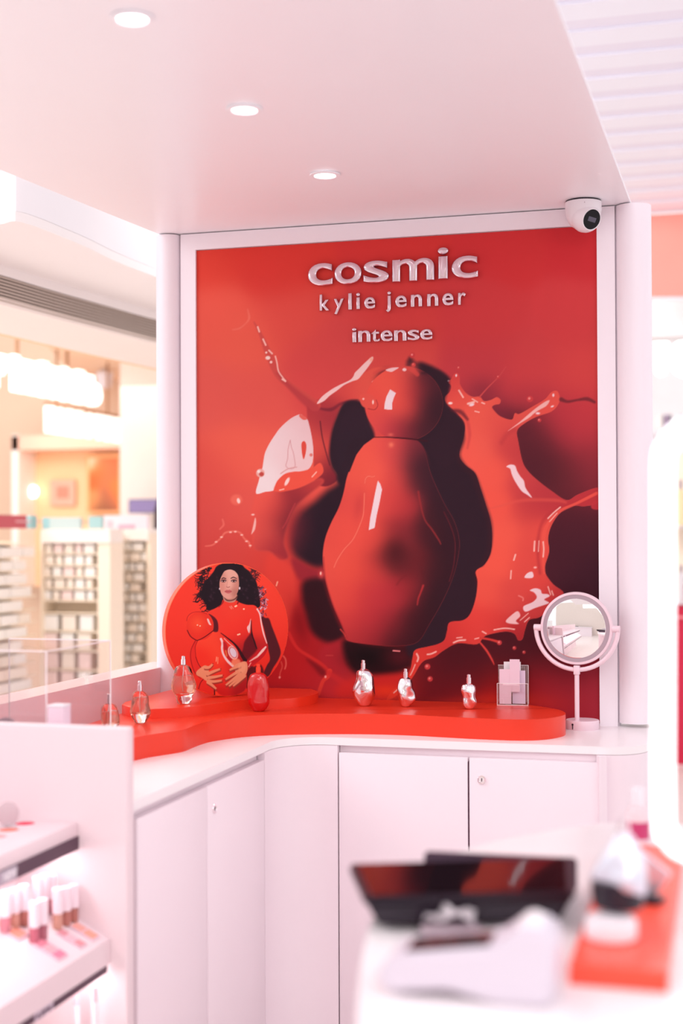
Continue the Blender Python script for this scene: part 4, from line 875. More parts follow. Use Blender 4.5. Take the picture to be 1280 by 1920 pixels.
lathe('infrared_lamp', [(.0004, 0), (.0011, 0), (.0011, .0006), (.0004, .0006)], MT['grey'], t, 12, ballc + ld * (rb * .755) - _r0 * .008, ql, world=False)
# ------------------------------------------------------------------ make-up display unit at the left front
GY = 2.50; gx = -1.152
t = thing('makeup_display', 'pink white make-up display unit with tilted shelves, lower left', 'display unit', (gx - .3, GY, 0))
gp = P(237, 1362, 2.72); gx = gp.x; GY = gp.y; GZ = gp.z - .004
yb = onX(252, 1362, gx).y
m_g = MT['unit']
box_between('end_panel', (gx - .55, GY, 0), (gx, yb, GZ), m_g, t, bevel=.006)
def shelf_x(px, py): q_ = onY(px, py, GY); return q_.x, q_.z
sx, sz = shelf_x(146, 1541); _, sz1 = shelf_x(148, 1592); _, szm = shelf_x(148, 1567)
YN = .9
back = gx - .50
box_between('back_panel', (back - .02, YN, 0), (back, GY, GZ), m_g, t)
box_between('upper_shelf', (back, YN, sz1 + .002), (sx, GY - .001, sz), MT['unit'], t, bevel=.004)
st = box_between('label_strip', (sx - .003, YN, sz1), (sx + .003, GY - .002, szm), MT['plum'], t)
ta = onX(-20, 1660, sx + .0035); tb = onX(31, 1637, sx + .0035); hh = (szm - sz1)
box_between('label_tag', (sx + .003, ta.y, sz1 + .001), (sx + .0042, tb.y, szm - .001), mat('tag_grey', rgb(186, 170, 186), .4), st)
y0 = onX(2, 1650, sx).y; y1 = onX(28, 1640, sx).y
fit_text('tag_word', 'NEW', (sx + .0042, y0, sz1 + hh * .2), (0, y1 - y0, 0), (0, 0, hh * .62), (1, 0, 0), MT['white'], st, .03, .0008, .5, 1)
# lower shelf: tilted tray
lx, lz = shelf_x(207, 1759); _, lz1 = shelf_x(194, 1808); _, lzm = shelf_x(194, 1794)
bxx, bz = lx - .30, lz + .145
bm = bmesh.new()
vs = [(lx, lz), (lx, lz1 + .004), (lx - .012, lz1), (bxx, lz1), (bxx, bz)]
a_ = [bm.verts.new((x, YN, z)) for x, z in vs]; b_ = [bm.verts.new((x, GY - .001, z)) for x, z in vs]
bm.faces.new(a_); bm.faces.new(b_[::-1])
for i in range(5): bm.faces.new((a_[i], a_[(i + 1) % 5], b_[(i + 1) % 5], b_[i]))
bobj('lower_shelf', bm, MT['unit'], t)
sx2 = shelf_x(193, 1800)[0]
st2 = box_between('label_strip', (lx - .006, YN, lz1 - .011), (lx - .001, GY - .012, lz1 + .004), MT['plum'], t)
st2h = .015
y0 = onX(66, 1888, lx).y; y1 = onX(99, 1868, lx).y
box_between('label_tag', (lx - .001, y0, lz1 - .0105), (lx + .0006, y1, lz1 + .0035), mat('tag_lilac', rgb(205, 188, 205), .4), st2)
fit_text('tag_word', 'LIPS', (lx + .0006, y0 + .006, lz1 - .008), (0, (y1 - y0) * .8, 0), (0, 0, .009), (1, 0, 0), MT['plum'], st2, .03, .0006, .5, 1)
# light strips under the shelves
for (xx, zz, e) in ((sx - .03, sz1 - .004, 4.5), (lx - .03, lz1 - .014, 7.0)):
    box_between('light_strip', (xx - .012, YN, zz - .004), (xx, GY - .01, zz + .003), mat('shelf_light', (1, 1, 1, 1), emit=(1, .95, .93, 1), es=11 if e < 5 else 16), t)
slope = math.atan2(bz - lz, lx - bxx)
def tray_z(x): return lz + (lx - x) * math.tan(slope)
# sloping sample strips with printed shades
cols = [rgb(240, 176, 160), rgb(238, 150, 168), rgb(250, 236, 238), rgb(240, 150, 140), rgb(246, 214, 210)]
def strip(yc, wd, x0, x1, m, lab, swat):
    c = thing('shade_card', lab, 'sample card', ((x0 + x1) / 2, yc, tray_z((x0 + x1) / 2)))
    L_ = (x1 - x0) / math.cos(slope); q_ = Matrix.Rotation(slope, 4, 'Y')
    bm = bmesh.new(); add_box(bm, (0, 0, .002), (L_, wd, .003), q_); bobj('card', bm, m, c, False, False)
    for i, cc in enumerate(swat):
        u = (-.5 + (i + .5) / len(swat)) * L_; bm = bmesh.new()
        add_box(bm, q_.to_3x3() @ Vector((u, 0, 0)) + Vector((0, 0, .0042)), (L_ / len(swat) * .86, wd * .8, .0012), q_); bobj('swatch', bm, mat('swatch', cc, .4), c, False, False)
def yt(px, py):
    # meeting point of the photo ray with the tilted tray plane
    n = Vector((math.sin(slope), 0, math.cos(slope))); d_ = ray(px, py); p0 = Vector((lx, 0, lz)); tt = (p0 - EYE).dot(n) / d_.dot(n); return EYE + d_ * tt
a1 = yt(185, 1765); a0 = yt(150, 1725)
strip(yt(180, 1762).y, .030, yt(150, 1728).x, lx - .012, MT['card'], 'peach sample card at the far end of the lower shelf, against the panel', [rgb(243, 172, 160), rgb(246, 168, 146)])
strip(yt(156, 1776).y, .026, yt(128, 1738).x, lx - .012, MT['card'], 'dusty rose sample card, second from the end panel on the lower shelf', [rgb(214, 140, 150), rgb(236, 190, 200), rgb(226, 150, 158)])
strip(yt(122, 1800).y, .038, yt(75, 1765).x, lx - .014, MT['card'], 'bright pink sample card in the middle of the lower shelf', [rgb(238, 140, 160), rgb(244, 176, 186), rgb(236, 128, 156)])
strip(yt(30, 1745).y - .01, .040, yt(5, 1725).x, yt(45, 1760).x, MT['card'], 'peach sample card nearest the camera on the lower shelf', [rgb(246, 190, 166), rgb(232, 150, 130)])
# lip gloss tubes
m_cap = mat('tube_cap', rgb(250, 232, 240), .35)
def gloss(px, ybase, h_px, w_px, col, lab):
    pb = yt(px, ybase); k = depth_of(pb) / FPX; r = w_px * k / 2; H = h_px * k
    t_ = thing('lip_gloss', lab, 'lip gloss', (pb.x, pb.y, pb.z + .004), group='lip gloss tubes on the lower shelf')
    lathe('tube', [(r * .8, -.004), (r * .88, 0), (r * .9, H * .33), (r * .8, H * .35)], mat('gloss_shade', col, .12, trans=.35, ior=1.4), t_, 20, world=False)
    lathe('cap', [(r * .9, H * .35), (r, H * .36), (r, H * .985), (r * .9, H)], m_cap, t_, 20, world=False)
sh = {'rose': rgb(226, 128, 148), 'brown': rgb(212, 140, 128), 'pink': rgb(242, 160, 176), 'peach': rgb(240, 182, 164), 'plum': rgb(196, 124, 138)}
for a in ((138, 1728, 60, 15, sh['brown'], 'lip gloss with brown base nearest the end panel, back of its pair'), (124, 1735, 62, 15, sh['brown'], 'lip gloss with brown base beside the one nearest the panel'),
          (108, 1742, 66, 16, sh['peach'], 'lip gloss with clear peach base, front of the far pair'), (96, 1712, 62, 15, sh['rose'], 'lip gloss with deep rose base behind the far pair'),
          (84, 1716, 66, 15, sh['pink'], 'lip gloss with pink base, back row beside the deep rose one'), (70, 1728, 72, 16, sh['rose'], 'lip gloss with rose base, tall in the back row'),
          (80, 1762, 66, 16, sh['plum'], 'lip gloss with plum base, right of the front pair'), (64, 1768, 66, 16, sh['rose'], 'lip gloss with rose base, left of the front pair'),
          (44, 1736, 66, 16, sh['brown'], 'lip gloss with brown base, right one of the near group'), (28, 1740, 64, 16, sh['peach'], 'lip gloss with peach base in the near group'), (10, 1748, 66, 17, sh['pink'], 'lip gloss with pink base cut by the picture edge')):
    gloss(a[0], a[1], a[2] * 1.1, a[3] * 1.3, *a[4:])
# pans and small mirror on the upper shelf
def shz(px, py): return onZ(px, py, sz)
for px, py, rx, c, lab in ((47, 1546, 19, rgb(236, 60, 92), 'bright pink round blush pan on the upper shelf'), (16, 1558, 20, rgb(232, 128, 112), 'coral round blush pan on the upper shelf'), (-6, 1571, 20, rgb(238, 170, 174), 'pale pink blush pan at the very edge of the picture')):
    q_ = shz(px, py); k = depth_of(q_) / FPX
    t_ = thing('blush_pan', lab, 'blush', tuple(q_), group='blush pans on the upper shelf')
    lathe('rim', [(rx * k * .97, 0), (rx * k * 1.05, 0), (rx * k * 1.05, .0022), (rx * k * .97, .0022)], MT['white'], t_, 32, world=False, cap=False)
    lathe('powder', [(.0005, 0), (rx * k * .97, 0), (rx * k * .97, .0016), (.0005, .0019)], mat('powder', c, .8, bump=.4), t_, 32, world=False)
q_ = shz(14, 1549); k = depth_of(q_) / FPX
t_ = thing('compact', 'open round clear compact lid standing on the upper shelf', 'compact', tuple(q_))
qq = Vector((.75, -.62, .12)).normalized().to_track_quat('Z', 'Y').to_matrix().to_4x4()
lathe('lid_disc', [(.0005, 0), (21 * k, 0), (22 * k, .001), (22 * k, .003), (21 * k, .0035), (.0005, .0035)], mat('frosted_lid', rgb(236, 214, 220), .2, trans=.4), t_, 40, (0, 0, 23 * k), qq, world=False)
box('hinge', (0, 0, .003), (.012, .006, .006), MT['white'], t_, world=False, bevel=.001)
# hanging pencils below the lower shelf
for i, px in enumerate((143, 176)):
    a = onY(px, 1850 if i else 1858, GY - .05); b = onY(px + 4, 1990, GY - .05)
    lab = ('white lip pencil standing under the lower shelf, nearer the end panel', 'white lip pencil standing under the lower shelf, farther from the panel')[1 - i]
    t_ = thing('lip_pencil', lab, 'pencil', tuple(b), group='pencils below the lower shelf')
    tube('barrel', [b, b + (a - b) * .8], .006, MT['white'], t_, 14); tube('pencil_cap', [b + (a - b) * .8, a], .0064, mat('pencil_pink', rgb(240, 200, 210), .4), t_, 14)
# clear acrylic case on the counter behind the panel
cb_ = P(207, 1201, 3.15); cf_ = onX(87, 1222, cb_.x)
x1_, y1_, zt_ = cb_.x, cb_.y, cb_.z; y0_ = cf_.y; x0_ = x1_ - .25
t = thing('acrylic_case', 'clear acrylic display case standing on the left counter behind the white panel', 'display case', ((x0_ + x1_) / 2, (y0_ + y1_) / 2, CZ))
th = .003
y0_ = max(y0_, yb + .01)
for n_, lo, hi in (('front_pane', (x0_, y0_, CZ), (x1_, y0_ + th, zt_ - th)), ('back_pane', (x0_, y1_ - th, CZ), (x1_, y1_, zt_ - th)), ('side_pane', (x1_ - th, y0_ + th, CZ), (x1_, y1_ - th, zt_ - th)), ('side_pane', (x0_, y0_ + th, CZ), (x0_ + th, y1_ - th, zt_ - th)), ('top_pane', (x0_, y0_, zt_ - th), (x1_, y1_, zt_))):
    box_between(n_, lo, hi, MT['pane'], t)
for a_, b_ in (((x1_, y0_, CZ), (x1_, y0_, zt_)), ((x1_, y1_, CZ), (x1_, y1_, zt_)), ((x1_, y0_, zt_), (x1_, y1_, zt_)), ((x0_, y0_, zt_), (x1_, y0_, zt_)), ((x0_, y1_, zt_), (x1_, y1_, zt_)), ((x0_, y0_, CZ), (x0_, y0_, zt_)), ((x0_, y1_, CZ), (x0_, y1_, zt_))):
    tube('polished_edge', [a_, b_], .0014, MT['edge'], t, 8)
q_ = P(111, 1321, 2.85)
t_ = thing('white_jar', 'white square carton inside the clear case', 'box', (q_.x, q_.y, CZ))
box_between('carton', (q_.x - .017, q_.y - .017, CZ), (q_.x + .017, q_.y + .017, q_.z - .004), MT['card'], t_, bevel=.001); box_between('carton_lid', (q_.x - .0175, q_.y - .0175, q_.z - .004), (q_.x + .0175, q_.y + .0175, q_.z + .001), MT['white'], t_, bevel=.001)
q_ = P(12, 1344, 2.9)
t_ = thing('hair_clip', 'grey ribbed shell-shaped object at the left edge of the clear case', 'clip', (q_.x, q_.y, CZ))
for i in range(9):
    a = math.radians(-60 + i * 15); c = Vector((q_.x, q_.y, q_.z - .035))
    tube('rib', [c, c + Vector((.03 * math.sin(a), 0, .034 * math.cos(a)))], [.0016, .0034], MT['grey'], t_, 8)
box_between('stand', (q_.x - .02, q_.y - .01, CZ), (q_.x + .02, q_.y + .01, q_.z - .034), MT['white'], t_)

# ------------------------------------------------------------------ checkout counter at the right front
KZ = .95
def kz(L, z=KZ): return [tuple(onZ(a, b, z)[:2]) for a, b in L]
ko = kz([(1175, 1541), (1120, 1545), (1040, 1556), (960, 1570), (897, 1586), (840, 1604), (780, 1634), (735, 1670), (700, 1720), (682, 1780), (672, 1850), (668, 1960), (668, 2300)])
ko = [(a.x, a.y) for a in cat_rom([(p_[0], p_[1], 0) for p_ in ko], 4)]
e0 = ko[0]; out = ko + [(.9, ko[-1][1]), (.9, e0[1] + .03), (e0[0] + .2, e0[1] + .02)]
t = thing('checkout_counter', 'white rounded checkout counter in the blurred foreground', 'counter', (.2, 1.5, 0))
prism('counter_top', out, KZ - .035, KZ, MT['worktop'], t, bevel=.006)
ins = [(p_[0] * .985 + .012, p_[1] * .985 + .02) for p_ in out]
prism('counter_body', ins, 0, KZ - .035, MT['unit'], t)
def above(px, py, z): return Vector(onZ(px, py, z))
# black till tablet lying face up
TZ = 1.0
top = [above(655, 1619, TZ), above(1072, 1607, TZ), above(1078, 1672, TZ - .004), above(682, 1683, TZ - .004)]
c = sum(top, Vector()) / 4; fc = (top[2] + top[3]) / 2
t = thing('till_tablet', 'black till tablet lying face up on the checkout counter, reflecting the print', 'tablet', (c.x, c.y, KZ))
def loft(name, A_, B_, m, par, bevel=0):
    bm = bmesh.new(); a = [bm.verts.new(v) for v in A_]; b = [bm.verts.new(v) for v in B_]; n = len(a)
    bm.faces.new(a); bm.faces.new(b[::-1])
    for i in range(n): bm.faces.new((a[i], b[i], b[(i + 1) % n], a[(i + 1) % n]))
    if bevel: bmesh.ops.bevel(bm, geom=bm.edges[:], offset=bevel, segments=2, affect='EDGES')
    return bobj(name, bm, m, par, bool(bevel))
low = [v.copy() for v in top]
for v in low: v.z = TZ - .014
loft('bezel', top, low, MT['black'], t, .003)
scr = [c + (v - c) * .93 + Vector((0, 0, .0006)) for v in top]; scl = [v - Vector((0, 0, .0014)) for v in scr]
for a_, b_ in ((scr, .0014),):
    loft('screen', scr, scl, MT['gloss_black'], t)
b2 = [c + Vector(((v.x - c.x) * .86, (v.y - c.y) * .86, 0)) for v in top]
for v in b2: v.z = KZ + .008
u2 = [c + Vector(((v.x - c.x) * .965, (v.y - c.y) * .965, 0)) for v in top]
for v in u2: v.z = TZ - .014
loft('tablet_dock', u2, b2, MT['black'], t, .003)
b3 = [c + Vector(((v.x - c.x) * .45, (v.y - c.y) * .6, 0)) for v in top]; b4 = [v.copy() for v in b3]
for v in b3: v.z = KZ + .008
for v in b4: v.z = KZ
loft('dock_foot', b3, b4, MT['black'], t, .002)
# second tablet behind
TZ2 = 1.03
q2 = [above(800, 1596, TZ2), above(1088, 1609, TZ2), above(1100, 1640, TZ2), above(770, 1630, TZ2)]
q2 = [above(785, 1600, 1.0), above(1075, 1613, 1.0)]
a_, b_ = q2; dn = Vector((b_.y - a_.y, a_.x - b_.x, 0)).normalized()
Q = [a_, b_, b_ + dn * .02, a_ + dn * .02]
t = thing('tablet_stand', 'thin dark device edge just behind the till tablet', 'tablet', ((a_.x + b_.x) / 2, (a_.y + b_.y) / 2, KZ))
back_ = [a_ + Vector((0, .03, 0)), b_ + Vector((0, .03, 0)), b_ + Vector((0, .045, 0)), a_ + Vector((0, .045, 0))]
za = P(785, 1599, depth_of(back_[0])).z
A_ = [Vector((v.x, v.y, za)) for v in back_]; B_ = [Vector((v.x, v.y, KZ + .001)) for v in back_]
loft('slate', A_, B_, mat('slate_grey', rgb(78, 60, 76), .35), t, .003)
# card terminal
p0 = onZ(706, 1866, KZ); p1 = onZ(1040, 1894, KZ)
ax_ = (Vector(p1) - Vector(p0)); Lk = ax_.length; ang = math.atan2(ax_.y, ax_.x)
t = thing('card_terminal', 'white card terminal with a dark display lying in front of the till tablet', 'card terminal', ((p0.x + p1.x) / 2, (p0.y + p1.y) / 2, KZ), ang)
h = Lk / 2
prof = [(-h, .012), (-h + .012, .003), (-h * .2, .009), (h * .1, .004), (h * .35, .0), (h * .9, .0), (h, .010), (h, .052), (h * .9, .064), (h * .62, .066), (h * .45, .056), (h * .30, .048), (-h * .75, .036), (-h * .95, .028)]
prof = [(x, z * 1.22) for x, z in prof]
bm = bmesh.new(); DW = .078
a_ = [bm.verts.new((x, 0, z)) for x, z in prof]; b_ = [bm.verts.new((x, DW, z)) for x, z in prof]; n = len(prof)
bm.faces.new(a_); bm.faces.new(b_[::-1])
for i in range(n): bm.faces.new((a_[i], b_[i], b_[(i + 1) % n], a_[(i + 1) % n]))
bmesh.ops.recalc_face_normals(bm, faces=bm.faces[:]); bmesh.ops.bevel(bm, geom=bm.edges[:], offset=.004, segments=3, affect='EDGES')
bobj('casing', bm, mat('terminal_shell', rgb(224, 214, 226), .35), t, True, False, 60)
sl = math.atan2(.012 * 1.22, h * 1.05)
def on_face(x): return (.036 + (x + h * .75) / (h * 1.05) * .012) * 1.22
for n_, xa, xb, m_ in (('display', -h * .70, h * .26, MT['gloss_black']),):
    bm = bmesh.new(); add_box(bm, ((xa + xb) / 2, DW * .46, on_face((xa + xb) / 2) + .0012), (xb - xa, DW * .62, .002), Matrix.Rotation(-sl, 4, 'Y'), .0005); bobj(n_, bm, m_, t, True, False)
lathe('paper_roll', [(.0005, 0), (.016, 0), (.016, DW * .7), (.0005, DW * .7)], MT['card_white'], t, 28, (h * .7, DW * .85, .068), Matrix.Rotation(math.radians(90), 4, 'X'), world=False)
# crumpled receipt
q_ = onZ(835, 1765, KZ)
t = thing('receipt_slip', 'small crumpled white paper slip behind the card terminal', 'paper', (q_.x, q_.y + .03, KZ))
bm = bmesh.new(); random.seed(3); gv = [[bm.verts.new((-.03 + .012 * i, -.02 + .012 * j, .013 + .024 * random.random())) for j in range(4)] for i in range(6)]
for i in range(5):
    for j in range(3): bm.faces.new((gv[i][j], gv[i + 1][j], gv[i + 1][j + 1], gv[i][j + 1]))
ex = bmesh.ops.solidify(bm, geom=bm.faces[:], thickness=.0012); bobj('slip', bm, MT['card_white'], t, True, False)
box('paper_pad', (0, .0, .006), (.07, .034, .012), MT['grey'], t, world=False, bevel=.003)
# red tray on the counter
mz = KZ + .022
mt_ = [above(1146, 1580, mz), above(1066, 1808, mz), above(1251, 1823, mz)]
far = mt_[2] + (mt_[0] - mt_[1])
o = prism('red_tray', [tuple(v[:2]) for v in (mt_[1], mt_[2], far, mt_[0])], KZ, mz, mat('tray_red', rgb(250, 84, 62), .3, noise=.02), None, smooth=False, bevel=.002, world=False)
finish(o, 'orange red display slab lying on the checkout counter', 'display riser')
# tilted bottle on a white block on the tray
q_ = above(1142, 1768, mz)
t = thing('display_stand', 'rounded white block on the orange slab, front end', 'stand', (q_.x, q_.y + .02, mz), math.radians(4))
lathe('block', [(.0005, 0), (.027, 0), (.030, .003), (.030, .020), (.027, .025), (.0005, .026)], MT['white'], t, 40, world=False)
t = thing('perfume_bottle', 'blurred silver and dark bottle leaning back on the white block', 'perfume bottle', (q_.x + .006, q_.y + .048, mz + .0265), math.radians(-12))
pr_ = [(0, .16, 0), (.04, .24, 0), (.2, .33, .0), (.42, .36, .02), (.62, .30, .05), (.8, .2, .07), (.93, .12, .08), (1, .06, .08)]
bd_ = link('body', body_mesh('body', pr_, .092, CL, squash=.8), mat('silver_pale', rgb(222, 222, 234), .3, metal=.6), t)
lathe('collar', [(.006, .083), (.006, .098), (.0045, .099), (.0045, .106)], MT['chrome'], t, 24, (.0068, 0, 0), world=False)
lathe('dark_sleeve', [(.0285, .004), (.0315, .02), (.031, .034), (.028, .036), (.026, .004)], MT['black'], t, 40, world=False, cap=False)
t = thing('compact_mirror', 'open silvery compact leaning beside the leaning bottle', 'compact', (above(1205, 1690, mz).x, above(1205, 1690, mz).y, mz), math.radians(-20))
bm = bmesh.new(); add_box(bm, (0, 0, .032), (.052, .006, .064), Matrix.Rotation(math.radians(18), 4, 'X') @ Matrix.Rotation(math.radians(38), 4, 'Y'), .0025); bobj('lid', bm, mat('silver_satin', rgb(226, 226, 238), .3, metal=.4), t, True, False)
box('hinge_block', (0, 0, .004), (.05, .03, .008), MT['black'], t, world=False, bevel=.002)
# pink topped bottle further back
q_ = onZ(1196, 1585, KZ)
t = thing('pump_bottle', 'blurred pale bottle with a magenta label beside the lit mirror', 'bottle', tuple(q_))
k = depth_of(q_) / FPX
lathe('body', [(.0005, 0), (20 * k, 0), (21 * k, .002), (21 * k, 62 * k), (14 * k, 72 * k), (9 * k, 76 * k)], mat('bottle_pale', rgb(236, 208, 214), .3), t, 32, world=False)
lathe('label_band', [(21.3 * k, 14 * k), (21.3 * k, 46 * k), (20.9 * k, 46 * k), (20.9 * k, 14 * k)], mat('label_magenta', rgb(196, 60, 110), .4), t, 32, world=False, cap=False)
lathe('cap', [(10 * k, 74 * k), (12 * k, 75 * k), (12 * k, 106 * k), (10 * k, 108 * k)], MT['white'], t, 24, world=False)
# lit mirror: a glowing rounded loop on a stand
DL = 1.75
tl = [(1243, 1200), (1243, 1000), (1243, 870), (1250, 838), (1268, 812), (1300, 798), (1340, 795), (1500, 795), (1540, 798), (1570, 812), (1588, 838), (1595, 870), (1595, 1200), (1595, 1530), (1588, 1562), (1570, 1588), (1540, 1600), (1500, 1602), (1340, 1602), (1300, 1600), (1268, 1588), (1250, 1562), (1243, 1530)]
LP = [P(a, b, DL) for a, b in tl]; LP = cat_rom(LP, 4, True)
cen = P(1419, 1602, DL)
t = thing('lit_mirror', 'tall mirror frame with a glowing white rounded tube at the right edge', 'mirror', (cen.x, cen.y, KZ))
kk = DL / FPX
tube('light_tube', LP, 20 * kk, mat('tube_glow', (1, 1, 1, 1), emit=(1, .985, .99, 1), es=1.7), t, 16, True)
tube('stand_rod', [(cen.x, cen.y, KZ + .01), (cen.x, cen.y, cen.z - 18 * kk)], .009, MT['white'], t, 16)
lathe('stand_base', [(.0005, 0), (.08, 0), (.08, .010), (.075, .013), (.0005, .014)], MT['white'], t, 40, (cen.x, cen.y, KZ))
# ------------------------------------------------------------------ the hall beyond, left
def qy(px, py, y): return onY(px, py, y)
def slab_y(name, x0, y0, x1, y1, Y, th, m, parent=None, bevel=0.0):
    """box with its front on the plane y = Y between two image rows and columns"""
    a = onY(x0, y1, Y); b = onY(x1, y0, Y); c = onY(x0, y0, Y); d_ = onY(x1, y1, Y)
    return box_between(name, (a.x, Y, (a.z + d_.z) / 2), (b.x, Y + th, (b.z + c.z) / 2), m, parent, bevel)
cream = mat('store_cream', rgb(248, 234, 226), .6, noise=.02); warm = mat('store_tan', rgb(226, 192, 166), .6, noise=.03); white_c = mat('hall_ceiling', rgb(246, 238, 236), .7, noise=.01)
peach = mat('store_peach', rgb(252, 205, 160), .6, noise=.03)
# curved bulkhead with the air grille (follows an arc in plan)
ZB, ZT, ZS, ZF, ZC = 2.25, 2.343, 2.377, 3.3, 2.76
def plan(px, py, z): q_ = onZ(px, py, z); return Vector((q_.x, q_.y, 0))
gl = [plan(-420, 470, ZB), plan(-150, 525.5, ZB), plan(0, 565, ZB), plan(100, 592, ZB), plan(200, 617.5, ZB), plan(294, 641, ZB), plan(420, 668, ZB), plan(640, 706, ZB)]
gl = cat_rom(gl, 5)
def band(name, line, z0, z1, th, m, parent=None):
    bm = bmesh.new(); n = len(line); rows = []
    for i, p_ in enumerate(line):
        a = line[max(i - 1, 0)]; b = line[min(i + 1, n - 1)]; d_ = (b - a).normalized(); nn = Vector((-d_.y, d_.x, 0))
        if nn.dot(Vector((p_.x, p_.y, 0))) < 0: nn = -nn
        rows.append([bm.verts.new((p_.x, p_.y, z0)), bm.verts.new((p_.x, p_.y, z1)), bm.verts.new((p_.x + nn.x * th, p_.y + nn.y * th, z1)), bm.verts.new((p_.x + nn.x * th, p_.y + nn.y * th, z0))])
    for a, b in zip(rows, rows[1:]):
        for k in range(4): bm.faces.new((a[k], b[k], b[(k + 1) % 4], a[(k + 1) % 4]))
    bm.faces.new(rows[0]); bm.faces.new(rows[-1][::-1])
    return bobj(name, bm, m, parent, True)
t = thing('air_grille', 'long curved grey air grille in the hall bulkhead, upper left', 'grille', tuple(gl[10]))
t.location = (gl[10].x, gl[10].y, ZB)
m_sl = mat('grille_grey', rgb(196, 178, 166), .5); m_bk = mat('grille_back', rgb(84, 70, 64), .7)
band('grille_back', [g_ + Vector((0, .05, 0)) for g_ in gl], ZB, ZT, .02, m_bk, t)
for i in range(8):
    z = ZB + .002 + i * (ZT - ZB) / 8
    band('slat', gl, z, z + .0062, .03, m_sl, t)
ct = thing('ceiling_bulkhead', 'white curved bulkhead and soffits of the hall, upper left', 'ceiling', (-4, 6, ZT)); ct['kind'] = 'structure'
def strip_h(name, A_, B_, z, th, m, parent):
    bm = bmesh.new(); n = len(A_)
    r = [[bm.verts.new((a.x, a.y, z)), bm.verts.new((b.x, b.y, z)), bm.verts.new((b.x, b.y, z + th)), bm.verts.new((a.x, a.y, z + th))] for a, b in zip(A_, B_)]
    for a, b in zip(r, r[1:]):
        for k in range(4): bm.faces.new((a[k], b[k], b[(k + 1) % 4], a[(k + 1) % 4]))
    bm.faces.new(r[0]); bm.faces.new(r[-1][::-1])
    return bobj(name, bm, m, parent, True)
cr = [plan(-420, 400, ZS), plan(-150, 405, ZS), plan(-50, 421, ZS), plan(0, 421, ZS), plan(42, 417, ZS), plan(150, 458, ZS), plan(294, 520, ZS), plan(640, 640, ZS)]
cr = cat_rom(cr, 5); n = min(len(cr), len(gl)); cr = cr[:n]; glx = gl[:n]
strip_h('soffit', cr, glx, ZS, .03, white_c, ct)
band('upper_lip', [g_ + Vector((0, -.01, 0)) for g_ in gl], ZT, ZS, .05, white_c, ct)
band('upper_fascia', [c_ + Vector((0, .004, 0)) for c_ in cr], ZS + .031, ZF, .05, mat('fascia_white', rgb(244, 238, 240), .7), ct)
mid_ = [g_ + Vector((-.35, .95, 0)) for g_ in gl]; far_ = [g_ + Vector((-3.0, 8.0, 0)) for g_ in gl]
strip_h('underside', [g_ + Vector((0, .04, 0)) for g_ in gl], mid_, ZB - .01, .03, cream, ct)
band('inner_fascia', mid_, ZB - .01, ZC, .03, peach, ct)
strip_h('store_ceiling', mid_, far_, ZC, .03, mat('store_ceiling', rgb(250, 214, 184), .6), ct)
# store front: back wall, pier, niche
BW = 10.6
o = slab_y('wall_store', -420, 560, 700, 1700, BW + .6, .1, warm); finish(o, 'tan back wall of the shop beyond the kiosk', 'wall', kind='structure')
o = slab_y('wall_pier', 226, 600, 420, 1500, BW - 1.2, .5, cream); finish(o, 'cream pier right of the glowing shop lettering', 'wall', kind='structure')
t = thing('wall_niche', 'warm lit peach niche of the shop under the lettering', 'niche', tuple(onY(130, 900, BW))); t['kind'] = 'structure'
slab_y('niche_back', 30, 840, 226, 1100, BW + .3, .05, peach, t)
slab_y('niche_lintel', 20, 815, 232, 842, BW, .3, mat('lintel_pink', rgb(244, 190, 168), .6), t)
slab_y('niche_jamb', 22, 815, 34, 1100, BW, .3, cream, t)
L = bpy.data.lights.new('niche_glow', 'AREA'); L.size = 1.0; L.energy = 2.5; L.color = (1, .85, .68); lo = bpy.data.objects.new('niche_glow', L); COL.objects.link(lo); q_ = onY(130, 860, BW - .3); lo.location = q_; lo.rotation_euler = (math.radians(60), 0, 0)
# picture in the niche
t = thing('framed_picture', 'glowing orange and brown picture at the right of the niche', 'picture', tuple(onY(193, 960, BW + .2)))
slab_y('picture_frame', 162, 852, 226, 962, BW + .2, .04, mat('frame_orange', rgb(250, 176, 120), .5), t)
me, pts = grid_mesh('picture_print', tuple(onY(167, 958, BW + .198)), (onY(222, 958, BW + .198).x - onY(167, 958, BW + .198).x, 0, 0), (0, 0, onY(190, 857, BW).z - onY(190, 958, BW).z), 40, 60)
u = np.linspace(0, 1, 40)[None, :].repeat(60, 0).ravel(); v = np.linspace(0, 1, 60)[:, None].repeat(40, 1).ravel()
A = Painter(u * 100, v * 150, (236, 124, 50))
A.field([(10,140,(255,220,190)),(30,120,(248,110,40)),(50,130,(200,120,70)),(80,120,(240,110,60)),(90,60,(236,120,50)),(15,90,(250,96,30)),(50,90,(196,110,60)),(60,40,(180,96,60)),(20,30,(226,140,80)),(40,10,(150,84,50))], 16)
set_ink(me, A.linear()); link('picture_print', me, print_material('picture_ink', .5), t, True)
t = thing('pink_display_tile', 'small pink picture in the middle of the niche', 'picture', tuple(onY(117, 950, BW + .25)))
slab_y('tile', 94, 900, 140, 948, BW + .26, .03, mat('tile_pink', rgb(248, 176, 156), .6), t); slab_y('tile_mark', 106, 912, 128, 934, BW + .255, .01, mat('tile_coral', rgb(240, 140, 120), .6), t)
t = thing('niche_lamp', 'bright white rounded lamp at the left of the niche', 'lamp', tuple(onY(52, 935, BW + .2)))
slab_y('lamp_shade', 36, 912, 68, 932, BW + .2, .05, mat('lamp_warm', (1, 1, 1, 1), emit=(1, .95, .9, 1), es=2.5), t, bevel=.03); slab_y('lamp_arm', 48, 930, 56, 975, BW + .24, .02, peach, t)
